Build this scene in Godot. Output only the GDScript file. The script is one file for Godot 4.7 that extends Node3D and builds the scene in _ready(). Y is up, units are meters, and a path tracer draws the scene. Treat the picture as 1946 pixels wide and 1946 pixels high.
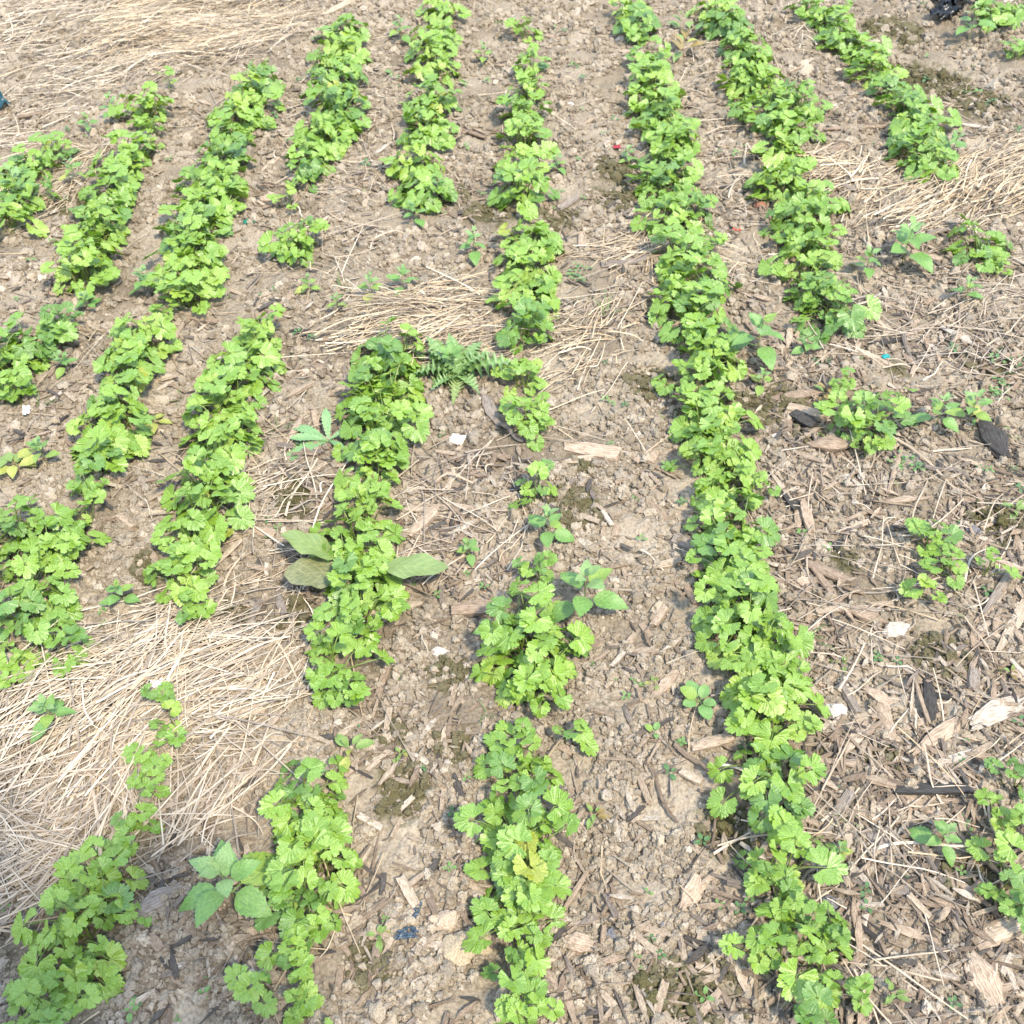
extends Node3D
# A vegetable bed seen from standing height: rows of young coriander on crumbly soil, with straw, wood chips and weeds.

const ROWS := {  # coriander clumps of each row from the near end to the far end: east (cm), south (cm), radius (cm), leafiness
	"the middle row": [[1.5, -34.7, 4.2, 1], [0.4, -38.8, 3.2, 0.7], [0.7, -43.5, 5, 1], [1, -49.9, 5.4, 1], [0.8, -54.1, 6.6, 1], [1.8, -62, 6, 1], [0.8, -66.8, 4.4, 0.8], [8.2, -68.3, 3, 0.6], [2.9, -76.6, 5.5, 1], [2.9, -80.6, 7.2, 1], [2, -85.5, 5.9, 1], [3.6, -96.2, 4, 0.9], [3.4, -112.9, 5.1, 0.6], [2.7, -129.5, 5.9, 1], [1.8, -141.9, 5.4, 1], [2.2, -154, 6, 1], [3, -163.1, 6.6, 1], [3.1, -173.5, 6.5, 1], [4, -182.5, 7.1, 1], [1.4, -200.4, 5.7, 1], [1.9, -211.2, 5.6, 1], [2.8, -224.9, 6.7, 1], [2.9, -235.9, 6.5, 1], [3.9, -248.6, 5.5, 1], [4.6, -260.7, 4.8, 0.9], [3.3, -285.9, 5.2, 0.6]],
	"the first left row": [[-22.2, -35, 3.5, 1], [-27.4, -36.8, 2.4, 0.7], [-23.1, -38.5, 3, 1], [-24.1, -41, 2.8, 0.9], [-22.7, -44.7, 4.8, 1], [-24.3, -48, 5, 1], [-24.1, -52.3, 5.9, 1], [-25, -56.6, 5.8, 1], [-25.2, -60.5, 5.2, 0.9], [-23, -75.4, 3.8, 1], [-24.4, -79.7, 5.6, 0.9], [-23.5, -86.4, 4.6, 0.9], [-22.3, -90.6, 6.2, 1], [-23.2, -95.8, 6.6, 1], [-24.3, -101.9, 6, 1], [-22.6, -108, 4.9, 0.9], [-22.4, -112.9, 4.7, 0.8], [-21.8, -119.2, 5.6, 1], [-22.4, -125.7, 6.7, 1], [-22.6, -133.1, 7.2, 1], [-22.3, -140.7, 7.4, 1], [-21.8, -146.6, 6.8, 1], [-20.1, -202.6, 6.9, 1], [-21.7, -214.9, 6.8, 1], [-20.1, -231.2, 7.4, 1], [-20.2, -242.4, 6.7, 1], [-19.7, -259.7, 6.2, 1], [-20.4, -270, 5.8, 1], [-20.4, -282.1, 6.5, 1], [-19.6, -297.5, 6.8, 1]],
	"the second left row": [[-51.4, -34.6, 4, 1], [-48.1, -37.5, 4.9, 1], [-50, -42.4, 5.6, 1], [-48.4, -45.8, 5.4, 1], [-48.6, -50.2, 5.5, 1], [-46.2, -53.8, 3.9, 0.8], [-45.4, -57.4, 4.2, 0.6], [-45.3, -61.4, 3.9, 0.6], [-45.9, -65.2, 3.1, 0.6], [-44.4, -69.3, 3, 0.6], [-46.8, -74.1, 2.5, 0.6], [-45.6, -88.4, 3.1, 1], [-48.3, -95, 5.1, 1], [-47.6, -101, 5.2, 1], [-47.1, -106.8, 5.8, 1], [-48.3, -112.9, 5.6, 1], [-47.6, -120.4, 7, 1], [-48.1, -126.2, 6.7, 1], [-49.2, -133.1, 5.9, 1], [-49.4, -140.7, 6.5, 1], [-47.8, -147.5, 6.1, 1], [-45.8, -152.8, 4.8, 1], [-44.1, -182.8, 6, 1], [-48.1, -199.2, 3.4, 0.6], [-45.6, -207.5, 5.3, 0.9], [-45.1, -216.3, 6.7, 1], [-43.7, -226.1, 6.9, 1], [-42.6, -235.9, 7, 1], [-44.4, -246.9, 6.7, 1], [-44.5, -258.5, 6.9, 1], [-45.2, -270.3, 7.2, 1], [-45.3, -284.8, 7.1, 1]],
	"the third left row": [[-67.9, -79.3, 3.7, 1], [-64.2, -83.2, 5.8, 1], [-69.3, -88.2, 5.7, 1], [-66.1, -91.8, 4.7, 1], [-70.7, -95.4, 6.2, 1], [-66.8, -99, 5.2, 1], [-74, -102.9, 6, 1], [-66.1, -106.8, 4.2, 0.8], [-66.7, -110.8, 4.1, 0.7], [-66.2, -117.7, 5.1, 1], [-66.7, -123.1, 6.6, 1], [-66.8, -128, 6.7, 1], [-67, -134.1, 5.6, 1], [-68.1, -139.5, 5.2, 1], [-67.7, -144.8, 4.9, 1], [-68.1, -151.7, 5.4, 1], [-65.7, -159.6, 3, 0.7], [-62.7, -165.7, 5.7, 1], [-64.2, -172.7, 6.9, 1], [-65.1, -180.5, 8.1, 1], [-66.5, -188.6, 6.8, 1], [-64.5, -197.2, 7.4, 1], [-64.9, -205.3, 6.9, 1], [-65.7, -214.2, 6.6, 1], [-64.9, -223.1, 6.3, 1], [-64.3, -232.5, 6.5, 1], [-64.2, -241.9, 6.4, 1], [-62.7, -252.1, 6, 1]],
	"the fourth left row": [[-86.3, -134.9, 4.2, 1], [-89.2, -141.9, 5.8, 1], [-87.4, -147.5, 7.6, 1], [-84.2, -154.2, 4.5, 1], [-83.9, -169.5, 5.8, 1], [-85.2, -176.8, 6.5, 1], [-85.5, -184.6, 7.1, 1], [-86.8, -192.2, 7.3, 1], [-87.3, -200, 6.3, 1], [-86.3, -209.1, 5.8, 1], [-86.4, -215.9, 5.5, 1], [-82.8, -220.7, 4.1, 0.6], [-84.1, -228.1, 4.3, 0.8], [-88.1, -237, 6.3, 1], [-85.9, -253.5, 2.9, 0.7]],
	"the leftmost row": [[-105.2, -190, 5.5, 0.8], [-106.2, -200, 6.8, 0.9], [-111.7, -212.1, 6.6, 1], [-107.5, -212.1, 5.4, 0.9], [-104.4, -219.9, 4.8, 0.8]],
	"the first right row": [[32, -34.2, 2.8, 0.9], [36.9, -36.5, 2.8, 0.7], [31.8, -41.8, 5.8, 0.9], [36.1, -42.8, 4.1, 0.8], [27.7, -41.5, 3.6, 0.8], [31.3, -46.1, 4.3, 1], [31.6, -51.4, 5.4, 0.9], [31.7, -61.2, 6.5, 0.6], [35.4, -68.9, 3.9, 0.9], [34, -72.1, 6.6, 1], [34, -76.2, 7, 1], [33.1, -80.2, 7.2, 1], [32.8, -85.2, 7.1, 1], [32.1, -91, 7.2, 1], [32.6, -98, 7.5, 1], [32.8, -103.4, 6.1, 1], [32.8, -109.8, 5.4, 0.9], [35.5, -114.2, 4.2, 0.8], [39.5, -112.9, 3, 0.6], [32.6, -119.2, 7.2, 1], [33.5, -126, 7.5, 1], [32.9, -132.2, 5.9, 1], [31.7, -138.4, 5.1, 1], [35, -142.9, 5.2, 1], [35.7, -148.6, 5.7, 1], [33.8, -155.6, 7, 1], [36.7, -161.9, 6.2, 1], [30.9, -161.9, 5.2, 1], [34, -171.1, 7.4, 1], [38.8, -178.1, 4.9, 1], [32.7, -178.1, 5.5, 1], [33.2, -190.4, 6.8, 1], [38.6, -193.9, 5.1, 1], [32.5, -203.5, 7.1, 1], [35.4, -211.4, 7.3, 1], [36.6, -222.9, 7.3, 1], [35.4, -232.5, 7, 1], [35.1, -243.8, 7.2, 1], [34.3, -255.3, 6.9, 1], [35.6, -264.6, 5.4, 1], [33.9, -285.9, 6.2, 1], [33.8, -297.5, 5.9, 1]],
	"the second right row": [[57.9, -45.8, 2.4, 0.7], [56.5, -47.4, 2.1, 0.6], [57.9, -51.9, 2.8, 0.7], [60.6, -55.1, 2.8, 0.8], [60, -57.5, 3.1, 0.7], [63.2, -62.5, 2.8, 0.8], [70.2, -95.5, 2.5, 0.6], [59.7, -92.2, 3.2, 0.7], [64.3, -96.2, 4.5, 0.7], [62.6, -101.7, 4.3, 0.6], [59, -122.6, 4.3, 0.8], [61.4, -128, 5.3, 0.8], [57.6, -130, 5.3, 0.9], [67.4, -133.4, 3.2, 0.6], [58.2, -138.3, 3.5, 0.8], [59.7, -158.6, 7.5, 1], [58.8, -165.1, 6.1, 1], [58.7, -172.7, 6.4, 1], [61.5, -182.3, 7.1, 1], [60.1, -189.8, 7.7, 1], [64.6, -197.7, 7, 1], [58.7, -205.9, 6.9, 1], [61.7, -215.9, 7.1, 1], [64.6, -226.6, 6.9, 1], [60.2, -237.8, 6.6, 1], [69.7, -241.9, 7.2, 1], [60.5, -251.5, 7.3, 1], [61.3, -262.8, 7.6, 1], [60.6, -273.8, 6.4, 1], [58.2, -285.9, 7.2, 1], [57.5, -295.4, 6.1, 1]],
	"the third right row": [[98, -176.4, 3.8, 0.8], [95, -181.5, 6.4, 1], [93.6, -211.6, 6.6, 1], [92.3, -219.4, 7.2, 1], [95.3, -228.6, 7.4, 1], [95.6, -238.4, 6.3, 1], [93.8, -249.5, 6, 0.9], [93.1, -262.2, 6.7, 1], [92.8, -273.8, 7.8, 1], [87.8, -280.8, 7.1, 1], [87, -292.1, 6.7, 1], [84.1, -298.6, 5.9, 1]],
	"the rightmost row": [[133, -272.2, 4.4, 0.7], [136.2, -294.6, 7.6, 1]],
}
const CHIPS := [
	["tan", "split", 56.6, -69.7, 10.9, 2, 0.58], ["white", "split", 64.8, -73.2, 9.2, 2.4, 0.49], ["white", "split", 64.8, -72, 8.8, 1.1, 0.47], ["char", "block", 53, -61.6, 9.4, 1.8, -0.00], ["tan", "split", 52.8, -60, 11.9, 0.8, 0.04],
	["white", "block", 57.3, -65.9, 6.5, 1.1, 0.35], ["tan", "block", 25.9, -68, 6, 1.7, 0.33], ["pale", "block", 22.7, -63.2, 2.9, 1.2, -0.59], ["brown", "twig", 24.2, -63.8, 9.7, 0.7, -0.89], ["tan", "split", 43.3, -65.2, 8.2, 0.9, -0.11],
	["tan", "split", 49.7, -75.2, 4.9, 1.6, -0.74], ["grey", "block", 45.7, -75.2, 5.3, 1.2, -1.30], ["grey", "split", 45.2, -54.5, 5.3, 1.8, -0.70], ["grey", "block", 40.3, -58.3, 7.9, 1.2, 0.88], ["grey", "twig", 50.5, -49.3, 10.4, 0.6, -1.43],
	["tan", "split", 53.4, -48.9, 3.8, 0.8, -0.71], ["tan", "split", 52, -38.5, 5.9, 2.8, -1.32], ["tan", "split", 45, -43.5, 6.2, 0.9, -0.35], ["pale", "split", 55.6, -43.9, 7.1, 1.9, 0.44], ["tan", "split", 55.3, -42.8, 5.9, 1, 0.37],
	["tan", "split", 21, -48.3, 4.3, 1.9, 0.91], ["pale", "block", 19.4, -42, 5.9, 0.7, -1.46], ["pale", "split", 25.7, -38.9, 4.2, 1.1, -1.31], ["tan", "block", 21.4, -35.9, 4.5, 0.8, 0.78], ["brown", "block", 23.9, -35.9, 3.5, 0.8, -1.14],
	["tan", "twig", 36.2, -38.3, 7.1, 0.5, 0.84], ["tan", "split", 28, -39.2, 2.9, 1, -0.51], ["brown", "twig", 26.4, -36, 3.1, 0.5, -0.34], ["grey", "block", 45.2, -48.5, 2.7, 1.1, -0.09], ["tan", "split", 20.9, -76.6, 4.6, 1.4, 0.93],
	["char", "block", 57.9, -75.7, 4.2, 0.8, -0.30], ["grey", "block", 63.3, -78, 3.5, 1.5, -1.92], ["tan", "split", 55.3, -74.8, 7.2, 0.7, -1.59], ["tan", "split", 44, -58.3, 3.1, 1, -0.42], ["char", "block", 43, -56.9, 2.7, 0.9, -1.13],
	["brown", "block", 46.7, -93.3, 9.3, 1.1, -1.25], ["brown", "split", 51, -89, 5.4, 2.4, -0.20], ["grey", "block", 27.6, -101.9, 6.3, 2.5, -0.51], ["brown", "split", 22.9, -109.7, 11.3, 1.3, -0.86], ["white", "split", 54.6, -86.1, 4.1, 2.3, 0.52],
	["pale", "block", 48.5, -82.8, 5.5, 1.1, -0.77], ["tan", "split", 43, -94.6, 3, 2, 0.10], ["char", "block", 49.9, -102.5, 2.6, 1.3, 0.82], ["brown", "split", 53.2, -123.9, 6.8, 2.8, 0.06], ["tan", "block", 51.2, -133.5, 6.4, 2.3, -0.40],
	["char", "block", 50.4, -131.3, 4.9, 2.2, -0.93], ["char", "split", 80.9, -125.6, 8.5, 3.4, -1.47], ["tan", "split", 62.7, -118.5, 11.7, 0.9, -2.01], ["tan", "split", 56.7, -119, 5.3, 1, 0.87], ["char", "block", 44.1, -111.1, 3.6, 1.2, -1.15],
	["tan", "twig", 54.1, -108.2, 8.9, 0.9, 0.09], ["tan", "split", 62.5, -111.5, 7.3, 1.1, 0.11], ["grey", "twig", 53.6, -105.8, 6.8, 0.6, 0.76], ["grey", "split", 71.5, -93.3, 11.5, 1.2, 0.88], ["pale", "split", 71.6, -87.1, 11.5, 1.5, 0.91],
	["tan", "split", 70.3, -87.9, 11.3, 0.8, 0.90], ["white", "split", 83.9, -154.9, 6.7, 1.5, -0.90], ["grey", "twig", 74.5, -150.9, 9.7, 0.8, -1.47], ["brown", "split", 74.5, -112.1, 6.4, 1, -1.55], ["grey", "twig", 70.9, -117.2, 7.3, 0.8, -0.44],
	["brown", "split", 50.8, -138.3, 8.7, 1.7, 0.11], ["tan", "block", 13.3, -123.2, 9.5, 2.7, -0.28], ["grey", "split", -3.8, -134.3, 9.5, 1.9, -1.23], ["grey", "twig", -0.1, -127.2, 6.7, 0.8, -0.89], ["tan", "block", -14.1, -106.8, 6.6, 1.8, 0.90],
	["pale", "block", -10.1, -116.2, 5.3, 1, 1.39], ["tan", "twig", -9.8, -108.5, 9.9, 0.7, 1.04], ["white", "split", -7.6, -106.4, 5, 1.1, 0.61], ["tan", "split", -8.2, -110.4, 14.3, 1, -0.08], ["brown", "block", -5.3, -90.7, 7, 2.1, 0.04],
	["pale", "split", -14.9, -91.8, 3.1, 1.3, 0.35], ["white", "block", 11, -102.8, 2.5, 1.3, -0.87], ["tan", "block", 14.1, -104.5, 2.7, 0.7, 1.45], ["tan", "block", 16, -104.9, 2.5, 0.9, 1.27], ["pale", "block", 16.7, -102.6, 2.2, 0.8, 0.82],
	["tan", "block", 21.1, -88.3, 3.7, 1.4, 1.00], ["tan", "block", 19.1, -86.3, 2.6, 0.9, -1.11], ["tan", "block", 16.7, -84.5, 3.3, 0.9, 1.00], ["tan", "split", 18.5, -82.3, 3.5, 1.3, -0.10], ["tan", "block", 21.8, -122.1, 4.3, 1.2, 0.86],
	["tan", "block", 23.5, -121.7, 3, 1.3, 1.13], ["pale", "split", 10.8, -120.9, 5.5, 1.2, 0.16], ["tan", "twig", 18.5, -116.4, 4.1, 0.8, 0.46], ["tan", "split", -10.9, -125.8, 3.2, 1, 0.16], ["pale", "block", -12.2, -48.5, 4.1, 1.2, -1.00],
	["brown", "block", -11.1, -39.6, 3.1, 0.6, -1.36], ["pale", "block", -17.1, -65.8, 4.6, 0.7, 0.89], ["pale", "split", -21.9, -69.8, 6.4, 0.7, 0.79], ["white", "block", 13.1, -56.6, 3, 1.1, -1.15], ["tan", "split", 7.6, -42.7, 3.3, 2.3, -0.18],
	["tan", "split", 7.6, -49.2, 9, 0.6, 1.01], ["brown", "twig", 19.3, -60.8, 7.4, 0.5, -1.25], ["brown", "split", 18.7, -52.1, 6.6, 0.6, -0.81], ["tan", "block", 15.8, -44.2, 3.8, 0.8, -0.35], ["tan", "split", 6.2, -36.6, 4.7, 0.8, -1.34],
	["tan", "split", 4.4, -38.8, 2.6, 1, -1.07], ["tan", "block", -8, -75.9, 3.8, 0.6, -1.72], ["brown", "block", -17.9, -78.1, 5, 0.9, 1.39], ["tan", "split", 20.3, -76.3, 4.4, 1.2, 0.77], ["tan", "block", 7, -67.5, 2.1, 0.9, -0.55],
	["tan", "block", -13.4, -45, 2, 0.7, -1.03], ["grey", "split", -41.6, -47.3, 5.6, 1.9, 0.60], ["brown", "block", -40.5, -42.6, 2.4, 1.1, -0.78], ["tan", "split", -40.1, -52.1, 2.7, 1, -0.17], ["tan", "split", -41.1, -50.6, 2.6, 0.6, 1.36],
	["tan", "split", -31.5, -52.4, 3.4, 1.1, -1.14], ["pale", "block", -25.5, -68.8, 3.9, 0.6, -0.37], ["tan", "split", -31.6, -71.5, 3.7, 1.1, 1.23], ["pale", "split", -35.6, -72.8, 4.3, 1.6, 0.21], ["grey", "split", -37.8, -59.8, 6.8, 0.6, 0.65],
	["white", "split", -44.3, -117.7, 6.1, 1.3, 1.22], ["tan", "block", -59.9, -106.6, 3.8, 1.5, -0.66], ["tan", "split", -44.8, -139.5, 3.9, 1.6, 0.72], ["tan", "split", -84.6, -127.9, 3, 1.1, 1.34], ["tan", "split", -78.9, -126.4, 3.8, 1, 0.50],
	["pale", "block", -96.4, -191.7, 7.4, 0.9, 1.43], ["white", "block", -97.4, -209.3, 5.6, 1, -0.81], ["pale", "split", -55.2, -217.7, 8.8, 1.1, 1.04], ["pale", "split", -84.2, -164, 3.4, 1.4, 1.53], ["pale", "split", -79, -237.2, 4.6, 1.6, 0.95],
	["brown", "twig", -58.9, -201.3, 8.2, 1.1, 0.72], ["tan", "split", -63.5, -154.3, 8.7, 1.2, 1.41], ["brown", "split", -60.5, -160.5, 7.7, 2.2, -0.31], ["tan", "split", -53.1, -202.9, 4.1, 2.5, 0.21], ["pale", "split", -132.6, -308.2, 9.6, 2.3, 0.63],
	["pale", "split", -49.6, -305.4, 11.3, 1.8, 0.81], ["brown", "twig", -119.2, -242, 8.5, 1.2, 0.26], ["pale", "block", 18.8, -303.6, 14.9, 1.5, 1.46], ["pale", "split", 22.9, -309.3, 6.9, 1.4, 0.79], ["white", "split", -30.5, -225.1, 8.4, 1.2, 1.03],
	["tan", "twig", -38.1, -214.8, 12.1, 0.7, 0.98], ["tan", "block", 14.5, -185, 5.9, 1.5, -1.60], ["grey", "twig", 23, -177.4, 10.4, 1.7, 0.20], ["tan", "twig", 24.5, -168.6, 13.2, 0.6, 1.28], ["brown", "twig", -18.3, -159.3, 11.6, 0.6, -1.16],
	["pale", "split", 77.5, -270.1, 12.7, 1.9, 0.70], ["white", "split", 111.2, -235.2, 9.7, 1.4, -0.19], ["pale", "split", 95.5, -206.3, 26, 0.8, 0.99], ["brown", "split", 81.8, -233.4, 16.1, 1.8, 0.11], ["grey", "twig", 90.1, -188.9, 8.5, 1.3, 0.55],
	["brown", "split", 76.4, -224.2, 12.3, 1.4, 0.80], ["brown", "split", -62.5, -107.5, 2.2, 1.4, 0.52], ["tan", "split", -43.7, -164.7, 6.9, 0.9, 1.49], ["grey", "split", -29.4, -140.5, 10.3, 1.1, -1.34], ["brown", "split", -35.9, -146.2, 8, 1, -0.19],
	["pale", "split", -32.2, -88.1, 4.8, 0.8, 1.40], ["pale", "split", -31.3, -81.3, 5.9, 0.6, 1.12], ["tan", "block", -15.4, -102.1, 4.1, 0.8, 0.88], ["tan", "split", -11.8, -116.4, 3.9, 0.7, 0.89], ["tan", "twig", -4.7, -114.7, 6.8, 0.5, 1.27],
	["tan", "block", 16.8, -97.4, 4.1, 0.7, -1.45], ["pale", "split", 23.2, -98.1, 4.4, 1.1, 0.36], ["brown", "block", 26.1, -92.2, 3.6, 1, -1.24], ["tan", "split", 39.5, -91, 4, 1, 0.80], ["tan", "block", 43.8, -78.7, 4.5, 1.1, 0.87],
	["tan", "block", 27.9, -43, 1.3, 0.5, -1.23], ["pale", "split", 70.6, -85.3, 11.4, 0.9, 0.83], ["white", "split", 71.4, -84.5, 8.2, 0.7, 0.85], ["tan", "split", 70.1, -91, 9.8, 1, 0.76], ["pale", "split", 66.9, -86.3, 7.5, 0.8, 0.66],
	["tan", "split", 63.8, -83.2, 7.2, 0.8, 0.62], ["pale", "split", 74.1, -95.9, 8.5, 0.8, 0.63], ["tan", "split", 54.3, -71.4, 7.6, 0.8, 0.38], ["pale", "split", 50.3, -68.8, 7.2, 0.7, 0.22], ["pale", "split", 45.2, -68.7, 6.2, 1.2, 0.77],
	["tan", "split", 50.2, -73.7, 4.9, 1.4, 0.73], ["brown", "split", 42.6, -68.7, 3.9, 1.1, -0.52], ["tan", "split", 45.9, -62.8, 4.6, 0.9, -0.32], ["pale", "split", 33.3, -38.4, 3.6, 0.8, 0.68], ["tan", "split", 40.9, -38.2, 4, 0.7, -0.78],
	["pale", "split", 45.6, -39.3, 3.6, 0.8, -0.91], ["tan", "split", 54.4, -37.6, 5.8, 0.8, 0.29], ["pale", "split", 47.6, -50.1, 4.3, 0.7, -0.83], ["tan", "split", 39.5, -46, 4.4, 0.8, 0.60], ["pale", "split", 71.1, -158.9, 10.2, 1, -0.94],
	["tan", "split", 77.3, -157.2, 11.4, 1.2, 0.44], ["pale", "split", 65.3, -149.3, 9, 1.2, -0.54], ["brown", "split", 70.3, -155.7, 11.3, 0.7, -1.46], ["tan", "split", 48.8, -121.6, 5.9, 1, -0.69], ["pale", "split", 43.2, -114.7, 6.9, 0.9, -1.23],
]
const SEEDLINGS := [  # east (cm), south (cm), radius (cm)
	[-11.2, -64.8, 1], [-5.8, -63.5, 0.9], [-7.3, -58.7, 1], [-7.5, -51.4, 1], [-14.6, -45.2, 0.8], [14.1, -40.9, 0.7],
	[14.4, -39.5, 0.9], [14.6, -37, 1], [15.8, -43.1, 0.8], [16.8, -41.4, 0.8], [16.6, -77.5, 0.7], [15.4, -75, 0.9],
	[21.9, -67.8, 0.8], [-8.1, -40.7, 0.4], [-20.4, -70.3, 0.7], [-8.7, -81.3, 0.7], [22.1, -67.8, 0.9], [30.4, -67.5, 1.2],
	[23.2, -54.7, 1.2], [24, -46.8, 0.8], [26.4, -46.3, 1], [27.7, -47.5, 0.8], [21.2, -36.9, 1.2], [55.9, -57.7, 1],
	[55.9, -56.2, 1], [57.7, -65.8, 0.8], [63.4, -64.2, 0.9], [41.5, -61.6, 0.5], [41.3, -48.4, 1.1], [41.1, -46.3, 1],
	[48.1, -35.9, 0.9], [47.2, -50, 0.6], [50.8, -81.3, 1], [53.4, -80.9, 1], [20.1, -63.7, 1.4], [67.4, -71.8, 1.1],
	[18.5, -39.7, 0.5], [29, -44.8, 0.6], [-33.9, -38.8, 0.4], [-33.9, -36.9, 1.1], [-41.5, -35.3, 1.3], [-40.9, -36.3, 0.9],
	[-42.6, -36, 0.6], [-60.7, -50.7, 1.1], [-59.5, -47.2, 0.9], [-56.8, -56.7, 1.1], [-36.1, -34.5, 0.6], [-20.1, -70.3, 0.7],
	[-38.1, -78.4, 0.5], [26.9, -111, 1], [25.3, -119.4, 1.2], [46.5, -106.9, 1.3], [44.8, -104.7, 1.2], [54.1, -115.6, 0.8],
	[62.1, -115.3, 0.7], [76.5, -118.8, 1.1], [78.2, -118.5, 1], [81.8, -114.3, 1.2], [69.7, -93, 1.1], [64.7, -88.5, 0.7],
	[55.7, -147.3, 1.4], [57.9, -147.3, 1], [82.1, -151.1, 1.4], [48.1, -101.8, 1], [71.2, -105.7, 0.7], [51, -81.9, 0.9],
	[68.2, -128.1, 1.1], [85.1, -138.2, 1.2], [87.8, -141.4, 1.2], [76.5, -108.2, 0.7], [-11.9, -127, 0.9], [-4.2, -95, 0.9],
	[-11.2, -93.9, 1], [-6.8, -97.5, 0.8], [19.9, -103.4, 1], [19.7, -112.3, 0.8], [26.9, -111, 1.1], [16.5, -137.2, 1.1],
	[17.6, -136.3, 1], [16.5, -124.9, 0.8], [-14.7, -95.6, 0.8], [-8.9, -81.5, 0.6], [-15.9, -97.4, 0.7], [19.9, -135.4, 0.9],
	[9.8, -101.3, 0.5], [-10.8, -80.6, 0.7], [-4.7, -95.9, 0.6], [14, -78.1, 0.7], [-37.7, -104.2, 1.1], [-38, -107.4, 1.2],
	[-36.3, -105.7, 1], [-59.5, -89.9, 0.9], [-58.7, -87.6, 0.8], [-35.5, -124.1, 0.9], [-78.4, -117.8, 1], [-67.5, -126.1, 0.9],
	[-40.6, -155.7, 1.3], [-37.5, -154, 1.2], [111.9, -276.5, 1.3], [107.6, -262.7, 1.5], [118.3, -254.1, 1.6], [120.1, -248.7, 1.4],
	[48.2, -222.5, 1.2], [51.5, -220.8, 1.6], [119, -308.3, 1.4], [115.7, -256.4, 1.1], [122.6, -269.5, 1.1], [118.1, -247, 1],
	[106.3, -231.5, 1.1], [99.1, -177.7, 1], [87.9, -171.1, 0.8], [116.3, -255.3, 1.1], [120.5, -231.5, 1.5], [96.8, -231.5, 1],
	[-31.3, -260.6, 1.9], [-29.7, -258.5, 1.6], [-12, -257.3, 1.2], [-6.6, -258.5, 1.5], [15.8, -267.3, 1.2], [17.3, -266.7, 1.2],
	[17.9, -259.7, 1.5], [-10.7, -226.9, 1.4], [24.7, -237.2, 1.4], [21.5, -229.7, 1.1], [15.1, -218.1, 1.2], [11.2, -205.5, 0.8],
	[-6.2, -204.8, 0.9], [15.6, -202.4, 1], [8.9, -198.6, 0.9], [-14.7, -197.1, 0.9], [14.5, -289.9, 1.3], [11.5, -292.3, 1.5],
	[-3.6, -296.2, 1.3], [-13.7, -262.7, 1.1], [-33.6, -217.2, 1.5], [-32.9, -206.4, 0.8], [-106.9, -234.3, 1.3], [-96.2, -164.7, 0.9],
	[-97.3, -177.7, 1.3], [-95.7, -185.3, 1], [-78.2, -217.2, 1.2], [-100.5, -229.7, 1.3], [-57.6, -239.1, 1.7], [-54.1, -257.3, 1.5],
	[-79.8, -269.5, 0.7], [-121.6, -297.7, 0.7], [-104.2, -308.3, 0.9], [-68.7, -300.2, 0.9], [-47, -169.2, 1], [-49, -167.3, 0.9],
]
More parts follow.
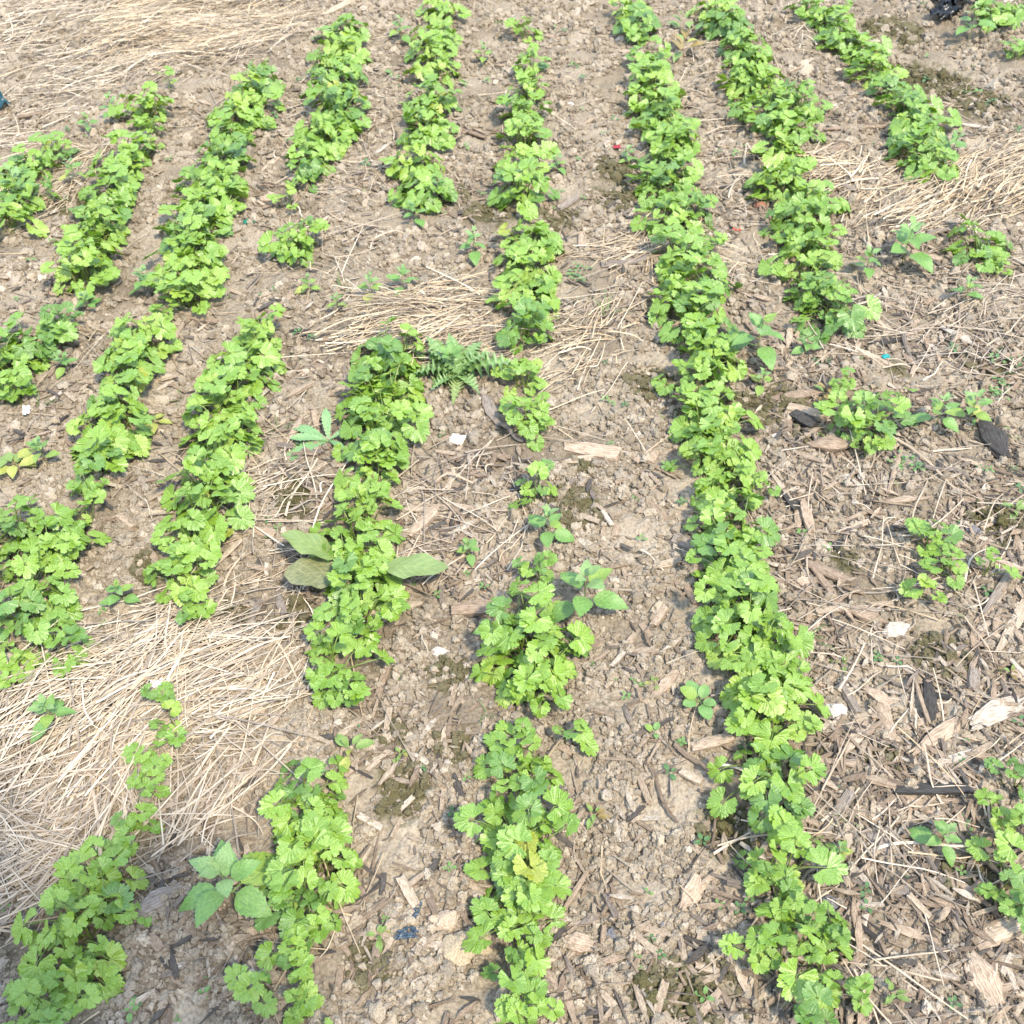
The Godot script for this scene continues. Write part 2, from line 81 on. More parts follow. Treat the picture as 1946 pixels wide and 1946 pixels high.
const WEEDS := [
	[-32.4, -47.4, 6.1, "goosefoot", "large goosefoot weed with toothed pale leaves beside the shaded coriander row"], [-25.8, -46, 2.5, "goosefoot", "yellow green goosefoot weed with one broad leaf inside the coriander row near the camera"], [-60.2, -70.7, 4.3, "goosefoot", "dark green goosefoot weed standing in the shaded straw"], [-56.9, -91.4, 3.5, "goosefoot", "bluish goosefoot weed alone on bare soil between two rows on the left"], [10.3, -89.3, 5.4, "goosefoot", "tall pale goosefoot weed rising out of the right flank of the middle row"], [5.4, -103.4, 4.8, "goosefoot", "greyish goosefoot weed filling the gap below the small isolated middle row clump"],
	[-6.6, -100.7, 2.9, "goosefoot", "small light green goosefoot weed just above the broad dock leaf"], [-3.6, -86.5, 2.2, "goosefoot", "narrow little goosefoot weed at the end of the dark wooden stick"], [44.7, -148.1, 5.9, "goosefoot", "leafy goosefoot weed between the bushy rows right of the middle, beside the stump of straw"], [44.4, -139.9, 3.3, "goosefoot", "small goosefoot weed with yellowish leaves under the leafier goosefoot"], [54.1, -149.6, 3.3, "goosefoot", "pale goosefoot weed below the dense clump of the second right hand row"], [79.6, -178.9, 5.8, "goosefoot", "grey green goosefoot weed among wood chips between the two right hand rows"],
	[71.1, -174.8, 4.6, "goosefoot", "spotted goosefoot weed with drooping leaves touching the second right hand row"], [88.3, -165.6, 4.1, "goosefoot", "bright goosefoot seedling on straw below the isolated clump at the right edge"], [77.9, -129.6, 5, "goosefoot", "yellow tipped goosefoot weed behind the charred wood chunk"], [71.8, -128.3, 5, "goosefoot", "silvery narrow leaved goosefoot weed left of the charred wood chunk"], [51.6, -54.1, 3.7, "goosefoot", "four leaved goosefoot weed with one long stalked leaf on dark soil near the right edge"], [34, -57, 3, "goosefoot", "pointed pale goosefoot weed in the gap of the first right hand row"],
	[39.4, -53.1, 2, "goosefoot", "curled yellow edged goosefoot weed among wood splinters"], [124.9, -284.8, 5.7, "goosefoot", "light goosefoot weed under the black plastic bag"], [-71.8, -168.5, 4.3, "goosefoot", "broad leaved goosefoot weed in front of the third row left of the middle"], [-81.2, -161.7, 3.2, "goosefoot", "small goosefoot weed with pale shoots near the left edge"], [-79.7, -142.8, 3.4, "goosefoot", "goosefoot weed with two long leaves beside the fourth left row"], [-76.2, -119.1, 3.9, "goosefoot", "thin goosefoot weed between the yellow weed and the third left row"],
	[-71.3, -86.5, 3.4, "goosefoot", "pale goosefoot shoot poking through the leftmost near clump"], [-105.7, -198.5, 5.2, "goosefoot", "silvery goosefoot tuft inside the leftmost row"], [-20.4, -192.7, 4.2, "goosefoot", "hoary grey goosefoot tuft ending the far part of the first left row"], [-27.4, -166.3, 3.7, "goosefoot", "yellowing goosefoot weed left of the far straw heap"], [-39.8, -167.7, 3.1, "goosefoot", "sickly pale goosefoot seedling with a yellow lower leaf"], [-21.4, -168.5, 4.1, "goosefoot", "mixed green weed shoot above the far straw heap"],
	[-33.5, -161.7, 2.8, "goosefoot", "yellow dying goosefoot seedling on a bare patch of soil"], [-7.8, -180.4, 4.3, "goosefoot", "light goosefoot weed hugging the left side of the middle row"], [26.5, -216.6, 3.1, "goosefoot", "upright little goosefoot beside the red plastic scrap"], [10.3, -214.2, 3.3, "goosefoot", "tiny upright goosefoot right of the middle row"], [-7.4, -271.6, 4.2, "goosefoot", "yellow flecked goosefoot seedling between far rows"], [-30.5, -284.8, 4.6, "goosefoot", "narrow goosefoot weed between the two far rows left of the middle"],
	[-96.3, -238, 4.3, "goosefoot", "greyish goosefoot tuft beside the far clump near the straw"], [-100.2, -231.4, 3.7, "goosefoot", "spindly goosefoot seedling left of the greyish tuft"], [-97.6, -209.6, 4.2, "goosefoot", "goosefoot weed with a yellow leaf in the thin straw at far left"], [100.8, -218.9, 4.8, "goosefoot", "broad leaved weed at the foot of the third right hand row"], [45.5, -273.2, 7.2, "persicaria", "reddish yellow persicaria patch between the far right hand rows"], [47.2, -288.3, 6.6, "persicaria", "sparse green persicaria shoot above the reddish patch"],
	[-80.4, -117.6, 4.4, "yellow", "broad yellowing weed with drooping leaves at the left edge"], [-61.1, -129.6, 3.2, "yellow", "reddish and yellow weed beside the third left row"], [10.2, -58.5, 2.5, "persicaria", "small persicaria with red stems and five pointed leaves on open soil"], [-15.3, -43.3, 2.4, "persicaria", "narrow upright persicaria on dark mossy soil"], [-20.8, -66.5, 3.9, "persicaria", "pale blotched persicaria at the far end of the near left row"], [45.8, -80.7, 1.9, "persicaria", "little persicaria with two rounded leaves among wood chips"],
	[19, -76.8, 2, "persicaria", "dark tipped persicaria seedling beside a pale chip"], [25, -73.5, 3.2, "round", "round leaved weed on thin stalks left of the first right hand row"], [18.6, -69.2, 1.6, "round", "single crinkled round leaf weed on bare soil"], [55.5, -137.8, 3.7, "persicaria", "yellow and red persicaria left of the sparse clump"], [78.7, -108.8, 2.8, "persicaria", "yellowish persicaria cut by the right edge"], [68.7, -79, 2.3, "persicaria", "red stemmed persicaria near the pale sticks at the right edge"],
	[41.5, -36.7, 2.7, "persicaria", "dark veined persicaria with broad leaves near the camera"], [64.6, -119.6, 3.1, "chickweed", "compact bright rosette of rounded leaves below a wood chip"], [91, -147.3, 4.2, "chickweed", "low mat of small round leaves at the right edge"], [81.3, -127.6, 3.7, "chickweed", "loose mat of small leaves right of the charred chunk"], [86, -139.2, 3.3, "chickweed", "thin spread of small leaves near the right edge"], [13.3, -173.9, 3.1, "chickweed", "dandelion like rosette right of the middle row"],
	[-11.9, -174.8, 2.7, "grass", "thin grass tuft near the far middle row"], [17.7, -160, 4, "grass", "wispy grass and weed tuft on soil right of the middle row"], [-33.9, -169.4, 4.1, "grass", "sparse grass tuft between far left rows"], [-15.2, -78.1, 1.6, "grass", "fine grass blades on crumbly soil"], [-3.7, -72.7, 1.8, "grass", "grass tuft between two middle row clumps"], [42.3, -85.1, 2.7, "grass", "pale grass like shoots right of the first right hand row"],
	[31.3, -37, 2.9, "grass", "long grass blades beside the lowest right hand clump"], [40.4, -57.8, 2.2, "grass", "curved grass blade across wood chips"], [-39.8, -128.3, 2.7, "grass", "grass blades beside the rosette weed"], [-58.1, -136.4, 2.8, "grass", "grass blades beside the second left row"], [-81.5, -133.6, 2.7, "grass", "grass blades beside a dark stick at the left edge"], [69.5, -251.9, 4, "grass", "upright grass blade behind the far right hand row"],
	[27, -129.6, 2.7, "grass", "grass blades leaning from the first right hand row"], [-32.8, -125, 6.3, "rosette", "blue green rosette weed with long spoon shaped leaves"], [-9.8, -142.1, 10.8, "thistle", "spiny blue green thistle at the edge of the straw heap"], [-22.4, -96.3, 11.7, "dock", "dock weed whose broad blotched leaves spread either side of the coriander row"], [-14.4, -66.5, 1.8, "persicaria", "single broad leaf weed at the tip of a pale chip"], [-1.1, -46.7, 2.1, "round", "broad pale leaf weed between two near middle row clumps"],
]
const STRAW := [
	[[Vector2(-178, -338.1), Vector2(-54.2, -338.1), Vector2(-56.1, -302.4), Vector2(-62, -281.4), Vector2(-69.8, -268.5), Vector2(-81.9, -267), Vector2(-87.5, -260.9), Vector2(-104.3, -247.8), Vector2(-114.6, -230.4), Vector2(-134.8, -224.2)], 2300, 33, 34, 2.2, "pale heap of dry straw spread over the far left corner of the plot"],
	[[Vector2(-113.7, -309.8), Vector2(-66.3, -309.8), Vector2(-60.6, -291.6), Vector2(-69.5, -274.9), Vector2(-88.5, -265.4), Vector2(-107.2, -268.5)], 2100, 23, 30, 4.0, "thick yellowish straw mound on top of the far left straw"],
	[[Vector2(-49.6, -91.4), Vector2(-45.4, -95.4), Vector2(-42.5, -90.5), Vector2(-36.6, -83.1), Vector2(-30.7, -83.5), Vector2(-29.9, -77.8), Vector2(-37.1, -69.6), Vector2(-46.5, -68.1), Vector2(-58.7, -69.6), Vector2(-70.8, -66.5), Vector2(-74.3, -76.1), Vector2(-66.6, -79.1), Vector2(-59.5, -85.3), Vector2(-53.1, -86.7)], 1050, 38, 38, 2.0, "wide swath of pale straw crossing the rows at the near left"],
	[[Vector2(-71.1, -67.3), Vector2(-58.7, -69.6), Vector2(-46.7, -68.8), Vector2(-37.3, -70.4), Vector2(-32.6, -63.5), Vector2(-35.6, -57.8), Vector2(-41.4, -54.4), Vector2(-52.5, -55), Vector2(-55.4, -51.7), Vector2(-64.6, -49.2)], 620, 32, 60, 1.6, "greyish matted straw and soil below the pale swath at the near left"],
	[[Vector2(42.1, -123.5), Vector2(87.2, -123.5), Vector2(73.3, -83.1), Vector2(37.7, -83.1)], 120, 21, 80, 0.5, "sparse greyish broken stalks around the sparse right hand clumps"],
	[[Vector2(34.7, -83.1), Vector2(73.3, -83.1), Vector2(56.4, -33.5), Vector2(26.7, -33.5)], 130, 18, 90, 0.5, "greyish broken stalks among the near wood splinters"],
	[[Vector2(46.5, -291.6), Vector2(62.6, -291.6), Vector2(60.9, -168.1), Vector2(44.3, -168.1)], 150, 31, 70, 0.6, "greyish broken stalks between the first two right hand rows"],
	[[Vector2(-56.4, -262.4), Vector2(-31.2, -291.6), Vector2(-25.4, -182.8), Vector2(-47, -168.1)], 170, 42, 70, 0.6, "pale broken stalks between the first two left hand rows"],
	[[Vector2(-48.9, -123.5), Vector2(-32.3, -118.5), Vector2(-29, -93.4), Vector2(-38.4, -93.4)], 110, 46, 70, 0.6, "pale broken stalks left of the dock weed"],
	[[Vector2(-20.6, -123.5), Vector2(2.4, -123.5), Vector2(-1, -100.5), Vector2(-16.8, -96.4)], 90, 35, 80, 0.5, "greyish broken stalks under the crossed sticks left of the middle row"],
	[[Vector2(-28.7, -161.3), Vector2(-24.1, -166.4), Vector2(-7.6, -168.1), Vector2(-3.9, -161.3), Vector2(-3.3, -154.8), Vector2(-8.9, -145.5), Vector2(-18.6, -147), Vector2(-30.9, -153.2)], 430, 19, 34, 2.6, "tangle of golden straw lying above the thistle"],
	[[Vector2(7.9, -166.4), Vector2(15, -163), Vector2(26.1, -161.3), Vector2(17.2, -148.5), Vector2(8.2, -139.6), Vector2(6.5, -147)], 120, 34, 36, 1.2, "loose golden straw on soil right of the middle row"],
	[[Vector2(78.9, -190.7), Vector2(83.3, -199), Vector2(95, -212.3), Vector2(108.6, -221.7), Vector2(131.8, -231.7), Vector2(119.9, -199), Vector2(99.2, -194.8), Vector2(87.3, -188.7)], 800, 35, 20, 3.2, "sheaf of combed golden straw at the right edge"],
	[[Vector2(58.9, -163), Vector2(75.5, -168.1), Vector2(107.5, -182.8), Vector2(105.2, -161.3), Vector2(91.8, -136.8), Vector2(78.5, -142.5), Vector2(65, -145.5), Vector2(59.5, -151.6)], 230, 23, 60, 1.2, "scattered greyish straw between the right hand rows"],
	[[Vector2(-114.1, -229.2), Vector2(-95.9, -221.7), Vector2(-93.9, -210), Vector2(-101.1, -199), Vector2(-103.2, -194.8), Vector2(-110.4, -210)], 240, 45, 50, 1.2, "thin straw around the leftmost row"],
	[[Vector2(-64.9, -53.7), Vector2(-55.1, -55), Vector2(-53.7, -52.4), Vector2(-59, -43.6), Vector2(-61, -42.4)], 120, 49, 30, 1.0, "few grey straws bent over the soil at the near left edge"],
	[[Vector2(29.8, -190.7), Vector2(48, -192.7), Vector2(43.3, -175.3), Vector2(21.9, -173.5), Vector2(17.1, -182.8)], 150, 19, 45, 1.0, "flat straw between the two inner rows right of the middle"],
	[[Vector2(64.5, -221.7), Vector2(86, -210), Vector2(76.6, -194.8), Vector2(68.1, -203.3)], 260, 29, 40, 1.0, "thin straw under the third right hand row"],
	[[Vector2(83.5, -325.6), Vector2(91.5, -325.6), Vector2(84.7, -284.8), Vector2(75.7, -274.9), Vector2(74.4, -291.6)], 180, 66, 50, 1.0, "pale straw between the two far right hand rows"],
]
const LITTER := [
	[[Vector2(33.4, -84), Vector2(73.6, -84), Vector2(56.4, -33.5), Vector2(25.5, -33.5)], 1.00],
	[[Vector2(42.1, -123.5), Vector2(87.2, -123.5), Vector2(73.3, -83.1), Vector2(37.7, -83.1)], 0.80],
	[[Vector2(44.3, -168.1), Vector2(102.5, -168.1), Vector2(87.2, -123.5), Vector2(39.5, -123.5)], 0.90],
	[[Vector2(55.6, -262.4), Vector2(134.8, -262.4), Vector2(102.5, -168.1), Vector2(60.9, -168.1)], 0.50],
	[[Vector2(7.8, -203.3), Vector2(33.3, -203.3), Vector2(28.8, -158), Vector2(8.7, -158)], 0.60],
	[[Vector2(-20.6, -123.5), Vector2(2.4, -123.5), Vector2(-1, -88.6), Vector2(-16.1, -86.7)], 0.70],
	[[Vector2(7.7, -123.5), Vector2(29.5, -128.7), Vector2(22.7, -75.3), Vector2(11.2, -75.3)], 0.16],
	[[Vector2(5.7, -57.8), Vector2(28.6, -62.1), Vector2(25.5, -33.5), Vector2(3.8, -33.5)], 0.32],
	[[Vector2(-51.2, -168.1), Vector2(-28.3, -168.1), Vector2(-27.5, -106.9), Vector2(-39.8, -111.4)], 0.60],
	[[Vector2(-47.1, -123.5), Vector2(-32.3, -118.5), Vector2(-27.7, -83.1), Vector2(-40.3, -83.1)], 0.60],
	[[Vector2(-77.1, -168.1), Vector2(-57.4, -168.1), Vector2(-53.1, -106.9), Vector2(-63.8, -106.9)], 0.50],
	[[Vector2(-84.6, -247.8), Vector2(-49.1, -247.8), Vector2(-51.2, -168.1), Vector2(-63.6, -168.1)], 0.40],
	[[Vector2(-48.9, -291.6), Vector2(-25.4, -291.6), Vector2(-27.6, -182.8), Vector2(-45, -182.8)], 0.55],
	[[Vector2(-17.5, -247.8), Vector2(-1.7, -247.8), Vector2(-1.4, -179), Vector2(-16.7, -182.8)], 0.40],
	[[Vector2(-10.9, -298.7), Vector2(33.9, -298.7), Vector2(31.2, -265.4), Vector2(-10, -265.4)], 0.30],
	[[Vector2(35.6, -226.7), Vector2(60.5, -226.7), Vector2(56.7, -179), Vector2(33.4, -182.8)], 0.60],
	[[Vector2(48, -291.6), Vector2(62.6, -291.6), Vector2(62.9, -226.7), Vector2(41.2, -231.7)], 0.30],
	[[Vector2(80.5, -278.1), Vector2(91.1, -262.4), Vector2(93.9, -221.7), Vector2(69.4, -221.7)], 0.60],
	[[Vector2(-101, -168.1), Vector2(-88.6, -171.7), Vector2(-68.3, -123.5), Vector2(-86, -123.5)], 0.50],
	[[Vector2(-43.5, -55), Vector2(-27.9, -63.5), Vector2(-25.9, -33.5), Vector2(-40.7, -33.5)], 0.30],
	[[Vector2(-25.6, -77.8), Vector2(-5.3, -77.8), Vector2(-4.2, -33.5), Vector2(-19, -33.5)], 0.30],
	[[Vector2(-101, -168.1), Vector2(-111.5, -199), Vector2(-96.7, -203.3), Vector2(-84.4, -168.1)], 0.30],
	[[Vector2(4.8, -75.3), Vector2(22.7, -75.3), Vector2(20.8, -57.8), Vector2(5.7, -57.8)], 0.25],
]
const MOSS := [  # patches of green film on the soil: east (cm), south (cm), radius (cm)
	[-14.3, -62.1, 4], [-7.8, -68.1, 2.8], [-16.3, -40.7, 2.7], [-20.5, -51.7, 2.5], [-35.1, -113.8, 3.8], [-34.7, -110.9, 3.4],
	[9.8, -109.7, 5], [9.8, -194.8, 4.5], [-4.9, -196.9, 5.7], [-13.2, -205.5, 4.7], [18, -37.9, 3.5], [22, -36.8, 4.1],
	[15, -37.3, 2.3], [22.4, -214.6, 4.8], [48.1, -136.8, 5.6], [41.1, -134, 4.6], [26.4, -55.7, 3.9], [76.6, -106.9, 5],
	[74.8, -109.2, 3.3], [55, -49.8, 4.4], [-31.7, -90, 3.1], [-41.6, -89.5, 3.8], [-41, -86.7, 3], [-54.4, -98.4, 3.2],
	[-96.6, -199, 4.6], [22.9, -203.3, 5.8], [60.4, -82.2, 4.4], [50.2, -99.4, 2.4], [51.1, -128.7, 3.6], [27.3, -57.8, 2.6],
	[40.1, -65.8, 2], [69.8, -145.5, 2.9], [11.1, -121, 2.6], [107.5, -262.4, 10.9], [115.3, -247.8, 9.2], [106.7, -291.6, 8.8],
	[88, -145.5, 4.8], [25.2, -141.1, 4.7], [-9, -79.5, 2.9], [-16.2, -69.6, 2.8], [48.5, -66.5, 2.7],
]

var rng := RandomNumberGenerator.new()
var n_macro := FastNoiseLite.new()
var n_mid := FastNoiseLite.new()
var n_cell := FastNoiseLite.new()
var n_grain := FastNoiseLite.new()
var names := {}
var M := {}
var proto := {}
var clump_at := []     # [x, z, "fourth coriander clump up the middle row"]
var landmarks := []    # [x, z, "the thistle"]

func _ready():
	# ---- camera, sky, sun, exposure
	var cam := Camera3D.new(); cam.name = "camera"
	cam.fov = 53.13; cam.near = 0.02; cam.far = 200.0
	cam.position = Vector3(0, 1.2, 0); cam.rotation_degrees = Vector3(-47.5, 0, 0)
	var lens := CameraAttributesPhysical.new()
	lens.frustum_focal_length = 24.0; lens.frustum_focus_distance = 1.35; lens.exposure_aperture = 8.0
	cam.attributes = lens
	add_child(cam); cam.current = true
	var sky_mat := ProceduralSkyMaterial.new()
	sky_mat.sky_top_color = Color(0.66, 0.75, 0.89); sky_mat.sky_horizon_color = Color(0.93, 0.94, 0.95)
	sky_mat.sky_curve = 0.2; sky_mat.ground_bottom_color = Color(0.35, 0.31, 0.26); sky_mat.ground_horizon_color = Color(0.7, 0.7, 0.68)
	var env := Environment.new()
	env.background_mode = Environment.BG_SKY
	env.background_energy_multiplier = 1.55
	env.sky = Sky.new(); env.sky.sky_material = sky_mat
	env.tonemap_mode = Environment.TONE_MAPPER_LINEAR
	env.tonemap_exposure = 1.92
	env.sdfgi_enabled = true; env.ssao_enabled = true; env.ssil_enabled = true
	var we := WorldEnvironment.new(); we.name = "world_environment"; we.environment = env; add_child(we)
	var sun := DirectionalLight3D.new(); sun.name = "sun"
	sun.light_energy = 1.1; sun.light_color = Color(1.0, 0.955, 0.88); sun.light_angular_distance = 5.5; sun.shadow_enabled = true
	add_child(sun); sun.look_at_from_position(Vector3.ZERO, Vector3(-0.6 * cos(SUN), -sin(SUN), -0.8 * cos(SUN)))

	setup_noise()
	setup_materials()
	build_ground()
	build_coriander()
	build_weeds()
	build_chips()
	build_oddments()
	build_straw()
	build_crumbs()
	build_shreds()
	build_photographer()

const SUN := 1.02   # height of the sun in radians

# ------------------------------------------------------------------ helpers
func numbered(called: String) -> String:
	names[called] = names.get(called, -1) + 1
	return called if names[called] == 0 else "%s_%03d" % [called, names[called]]

func tag(o: Node, label: String, category: String, group := ""):
	o.set_meta("label", label); o.set_meta("category", category)
	if group: o.set_meta("group", group)

func thing(called: String, label: String, category: String, at: Vector3, turn := 0.0, group := "") -> Node3D:
	var o := Node3D.new(); o.name = numbered(called); add_child(o)
	o.position = at; o.rotation.y = turn; tag(o, label, category, group)
	return o

func part(called: String, mesh: Mesh, mat: Material, parent: Node, xf := Transform3D()) -> MeshInstance3D:
	var o := MeshInstance3D.new(); o.name = called; o.mesh = mesh; o.material_override = mat; o.transform = xf
	parent.add_child(o, true)
	return o

func solo(called: String, mesh: Mesh, mat: Material, xf: Transform3D, label: String, category: String, group := "") -> MeshInstance3D:
	var o := MeshInstance3D.new(); o.name = numbered(called); o.mesh = mesh; o.material_override = mat; o.transform = xf
	add_child(o); tag(o, label, category, group)
	return o

class Shape:
	var v := PackedVector3Array()
	var c := PackedColorArray()
	var uv := PackedVector2Array()
	var ix := PackedInt32Array()
	func add(p: Vector3, u: Vector2, col := Color.WHITE) -> int:
		v.append(p); uv.append(u); c.append(col); return v.size() - 1
	func tri(a: int, b: int, d: int): ix.append(a); ix.append(b); ix.append(d)
	func quad(a: int, b: int, d: int, e: int): tri(a, b, d); tri(a, d, e)
	func grid(first: int, rows: int, cols: int):   # joins rows x cols vertices laid row after row
		for r in rows - 1:
			for k in cols - 1:
				var a := first + r * cols + k
				quad(a, a + 1, a + cols + 1, a + cols)
	func mesh() -> ArrayMesh:
		var n := PackedVector3Array(); n.resize(v.size())
		for t in range(0, ix.size(), 3):
			var a := v[ix[t]]
			var f := (v[ix[t + 2]] - a).cross(v[ix[t + 1]] - a)
			n[ix[t]] += f; n[ix[t + 1]] += f; n[ix[t + 2]] += f
		for i in n.size(): n[i] = n[i].normalized() if n[i].length_squared() > 1e-24 else Vector3.UP
		var arr := []; arr.resize(Mesh.ARRAY_MAX)
		arr[Mesh.ARRAY_VERTEX] = v; arr[Mesh.ARRAY_NORMAL] = n; arr[Mesh.ARRAY_COLOR] = c; arr[Mesh.ARRAY_TEX_UV] = uv; arr[Mesh.ARRAY_INDEX] = ix
		var m := ArrayMesh.new(); m.add_surface_from_arrays(Mesh.PRIMITIVE_TRIANGLES, arr)
		return m

func tube(s: Shape, pts: PackedVector3Array, radii: PackedFloat32Array, sides: int, col: Color):
	var first := s.v.size()
	for i in pts.size():
		var d := (pts[mini(i + 1, pts.size() - 1)] - pts[maxi(i - 1, 0)]).normalized()
		var side := d.cross(Vector3.UP if absf(d.y) < 0.9 else Vector3.RIGHT).normalized()
		var up := side.cross(d)
		for k in sides + 1:
			var a := TAU * k / sides
			s.add(pts[i] + (side * cos(a) + up * sin(a)) * radii[i], Vector2(float(k) / sides, float(i) / (pts.size() - 1)), col)
	s.grid(first, pts.size(), sides + 1)

func lin(r: float, g: float, b: float) -> Color: return Color(r, g, b).linear_to_srgb()

func setup_noise():
	rng.seed = 71
	n_macro.seed = 3; n_macro.frequency = 1.3; n_macro.fractal_octaves = 3
	n_mid.seed = 9; n_mid.frequency = 22.0; n_mid.fractal_octaves = 2
	n_cell.seed = 5; n_cell.noise_type = FastNoiseLite.TYPE_CELLULAR; n_cell.frequency = 62.0
	n_cell.cellular_return_type = FastNoiseLite.RETURN_DISTANCE; n_cell.fractal_type = FastNoiseLite.FRACTAL_NONE
	n_grain.seed = 21; n_grain.frequency = 90.0; n_grain.fractal_octaves = 2

func ground_at(x: float, z: float) -> float:   # the lie of the soil, without its crumbs
	return n_macro.get_noise_2d(x, z) * 0.022 + n_mid.get_noise_2d(x * 0.35, z * 0.35) * 0.006

func spot(x: float, z: float, up := 0.0) -> Vector3: return Vector3(x, ground_at(x, z) + up, z)

# ------------------------------------------------------------------ materials
func noise_tex(freq: float, seed_: int, ramp: Array, size := 512, type := FastNoiseLite.TYPE_SIMPLEX_SMOOTH, octaves := 4) -> NoiseTexture2D:
	var f := FastNoiseLite.new(); f.noise_type = type; f.seed = seed_; f.frequency = freq; f.fractal_octaves = octaves
	if type == FastNoiseLite.TYPE_CELLULAR: f.cellular_return_type = FastNoiseLite.RETURN_DISTANCE
	var t := NoiseTexture2D.new(); t.width = size; t.height = size; t.seamless = true; t.noise = f
	if ramp:
		var g := Gradient.new(); g.offsets = PackedFloat32Array(range(ramp.size()).map(func(i): return float(i) / (ramp.size() - 1))); g.colors = PackedColorArray(ramp)
		t.color_ramp = g
	return t

func leaf_texture(kind: int) -> Array:
	# the vein net of a leaf: pale veins in the colour, sunk in the relief. kind 0: fan of veins from the base; kind 1: midrib with side veins
	var n := 256
	var im := Image.create(n, n, false, Image.FORMAT_RGB8)
	var bump := Image.create(n, n, false, Image.FORMAT_RGB8)
	var f := FastNoiseLite.new(); f.seed = 40 + kind; f.frequency = 0.035; f.fractal_octaves = 3
	var veins := []
	if kind == 0:
		for k in range(-3, 4):
			var a := k * 0.42
			var tip := Vector2(0.5 + sin(a) * 0.52, 0.06 + cos(a) * 0.86)
			veins.append([Vector2(0.5, 0.02), tip, 0.011])
			for j in [0.45, 0.68]:
				var from := Vector2(0.5, 0.02).lerp(tip, j)
				for s in [-1, 1]:
					var b: float = a + s * 0.45
					veins.append([from, from + Vector2(sin(b), cos(b)) * 0.26, 0.006])
	else:
		veins.append([Vector2(0.5, 0.0), Vector2(0.5, 1.0), 0.016])
		for j in 7:
			var from := Vector2(0.5, 0.06 + j * 0.125)
			for s in [-1, 1]:
				veins.append([from, from + Vector2(s * 0.46, 0.24), 0.008])
	for y in n:
		for x in n:
			var p := Vector2((x + 0.5) / n, (y + 0.5) / n)
			var hit := 0.0
			for w in veins:
				var a: Vector2 = w[0]
				var ab: Vector2 = w[1] - a
				var t := clampf((p - a).dot(ab) / ab.length_squared(), 0, 1)
				var d := p.distance_to(a + ab * t)
				var wd: float = w[2]
				if d < wd * 2.0: hit = maxf(hit, (1.0 - d / (wd * 2.0)) * (1.0 - 0.5 * t))
			var m := f.get_noise_2d(x, y)
			var tone := 0.86 + m * (0.16 if kind < 2 else 0.05)
			im.set_pixel(x, y, Color(tone + hit * 0.18 + m * 0.05, tone + hit * 0.12, tone * 0.92 + hit * 0.16))
			if kind < 2 and f.get_noise_2d(x * 5.0 + 300.0, y * 5.0) > 0.52: im.set_pixel(x, y, Color(0.92, 0.66, 0.62))
			var hgt := 0.62 + 0.2 * f.get_noise_2d(x * 3.0, y * 3.0) - hit * 0.5
			bump.set_pixel(x, y, Color(hgt, hgt, hgt))
	return [ImageTexture.create_from_image(im), ImageTexture.create_from_image(bump)]

func leaf_mat(tex: Array, col: Color, through := 0.72, rough := 0.33) -> StandardMaterial3D:
	var m := StandardMaterial3D.new()
	m.albedo_texture = tex[0]; m.albedo_color = col; m.vertex_color_use_as_albedo = true
	m.roughness = rough; m.metallic_specular = 0.7
	m.backlight_enabled = true; m.backlight = Color(through, through * 1.0, through * 0.6)
	m.heightmap_enabled = true; m.heightmap_texture = tex[1]; m.heightmap_scale = 0.06
	m.cull_mode = BaseMaterial3D.CULL_DISABLED
	return m

func wood_mat(col: Color, tex: Texture2D, bump: Texture2D) -> StandardMaterial3D:
	var m := StandardMaterial3D.new()
	m.albedo_color = col; m.albedo_texture = tex; m.roughness = 0.85; m.metallic_specular = 0.3
	m.vertex_color_use_as_albedo = true
	m.heightmap_enabled = true; m.heightmap_texture = bump; m.heightmap_scale = 0.12
	return m

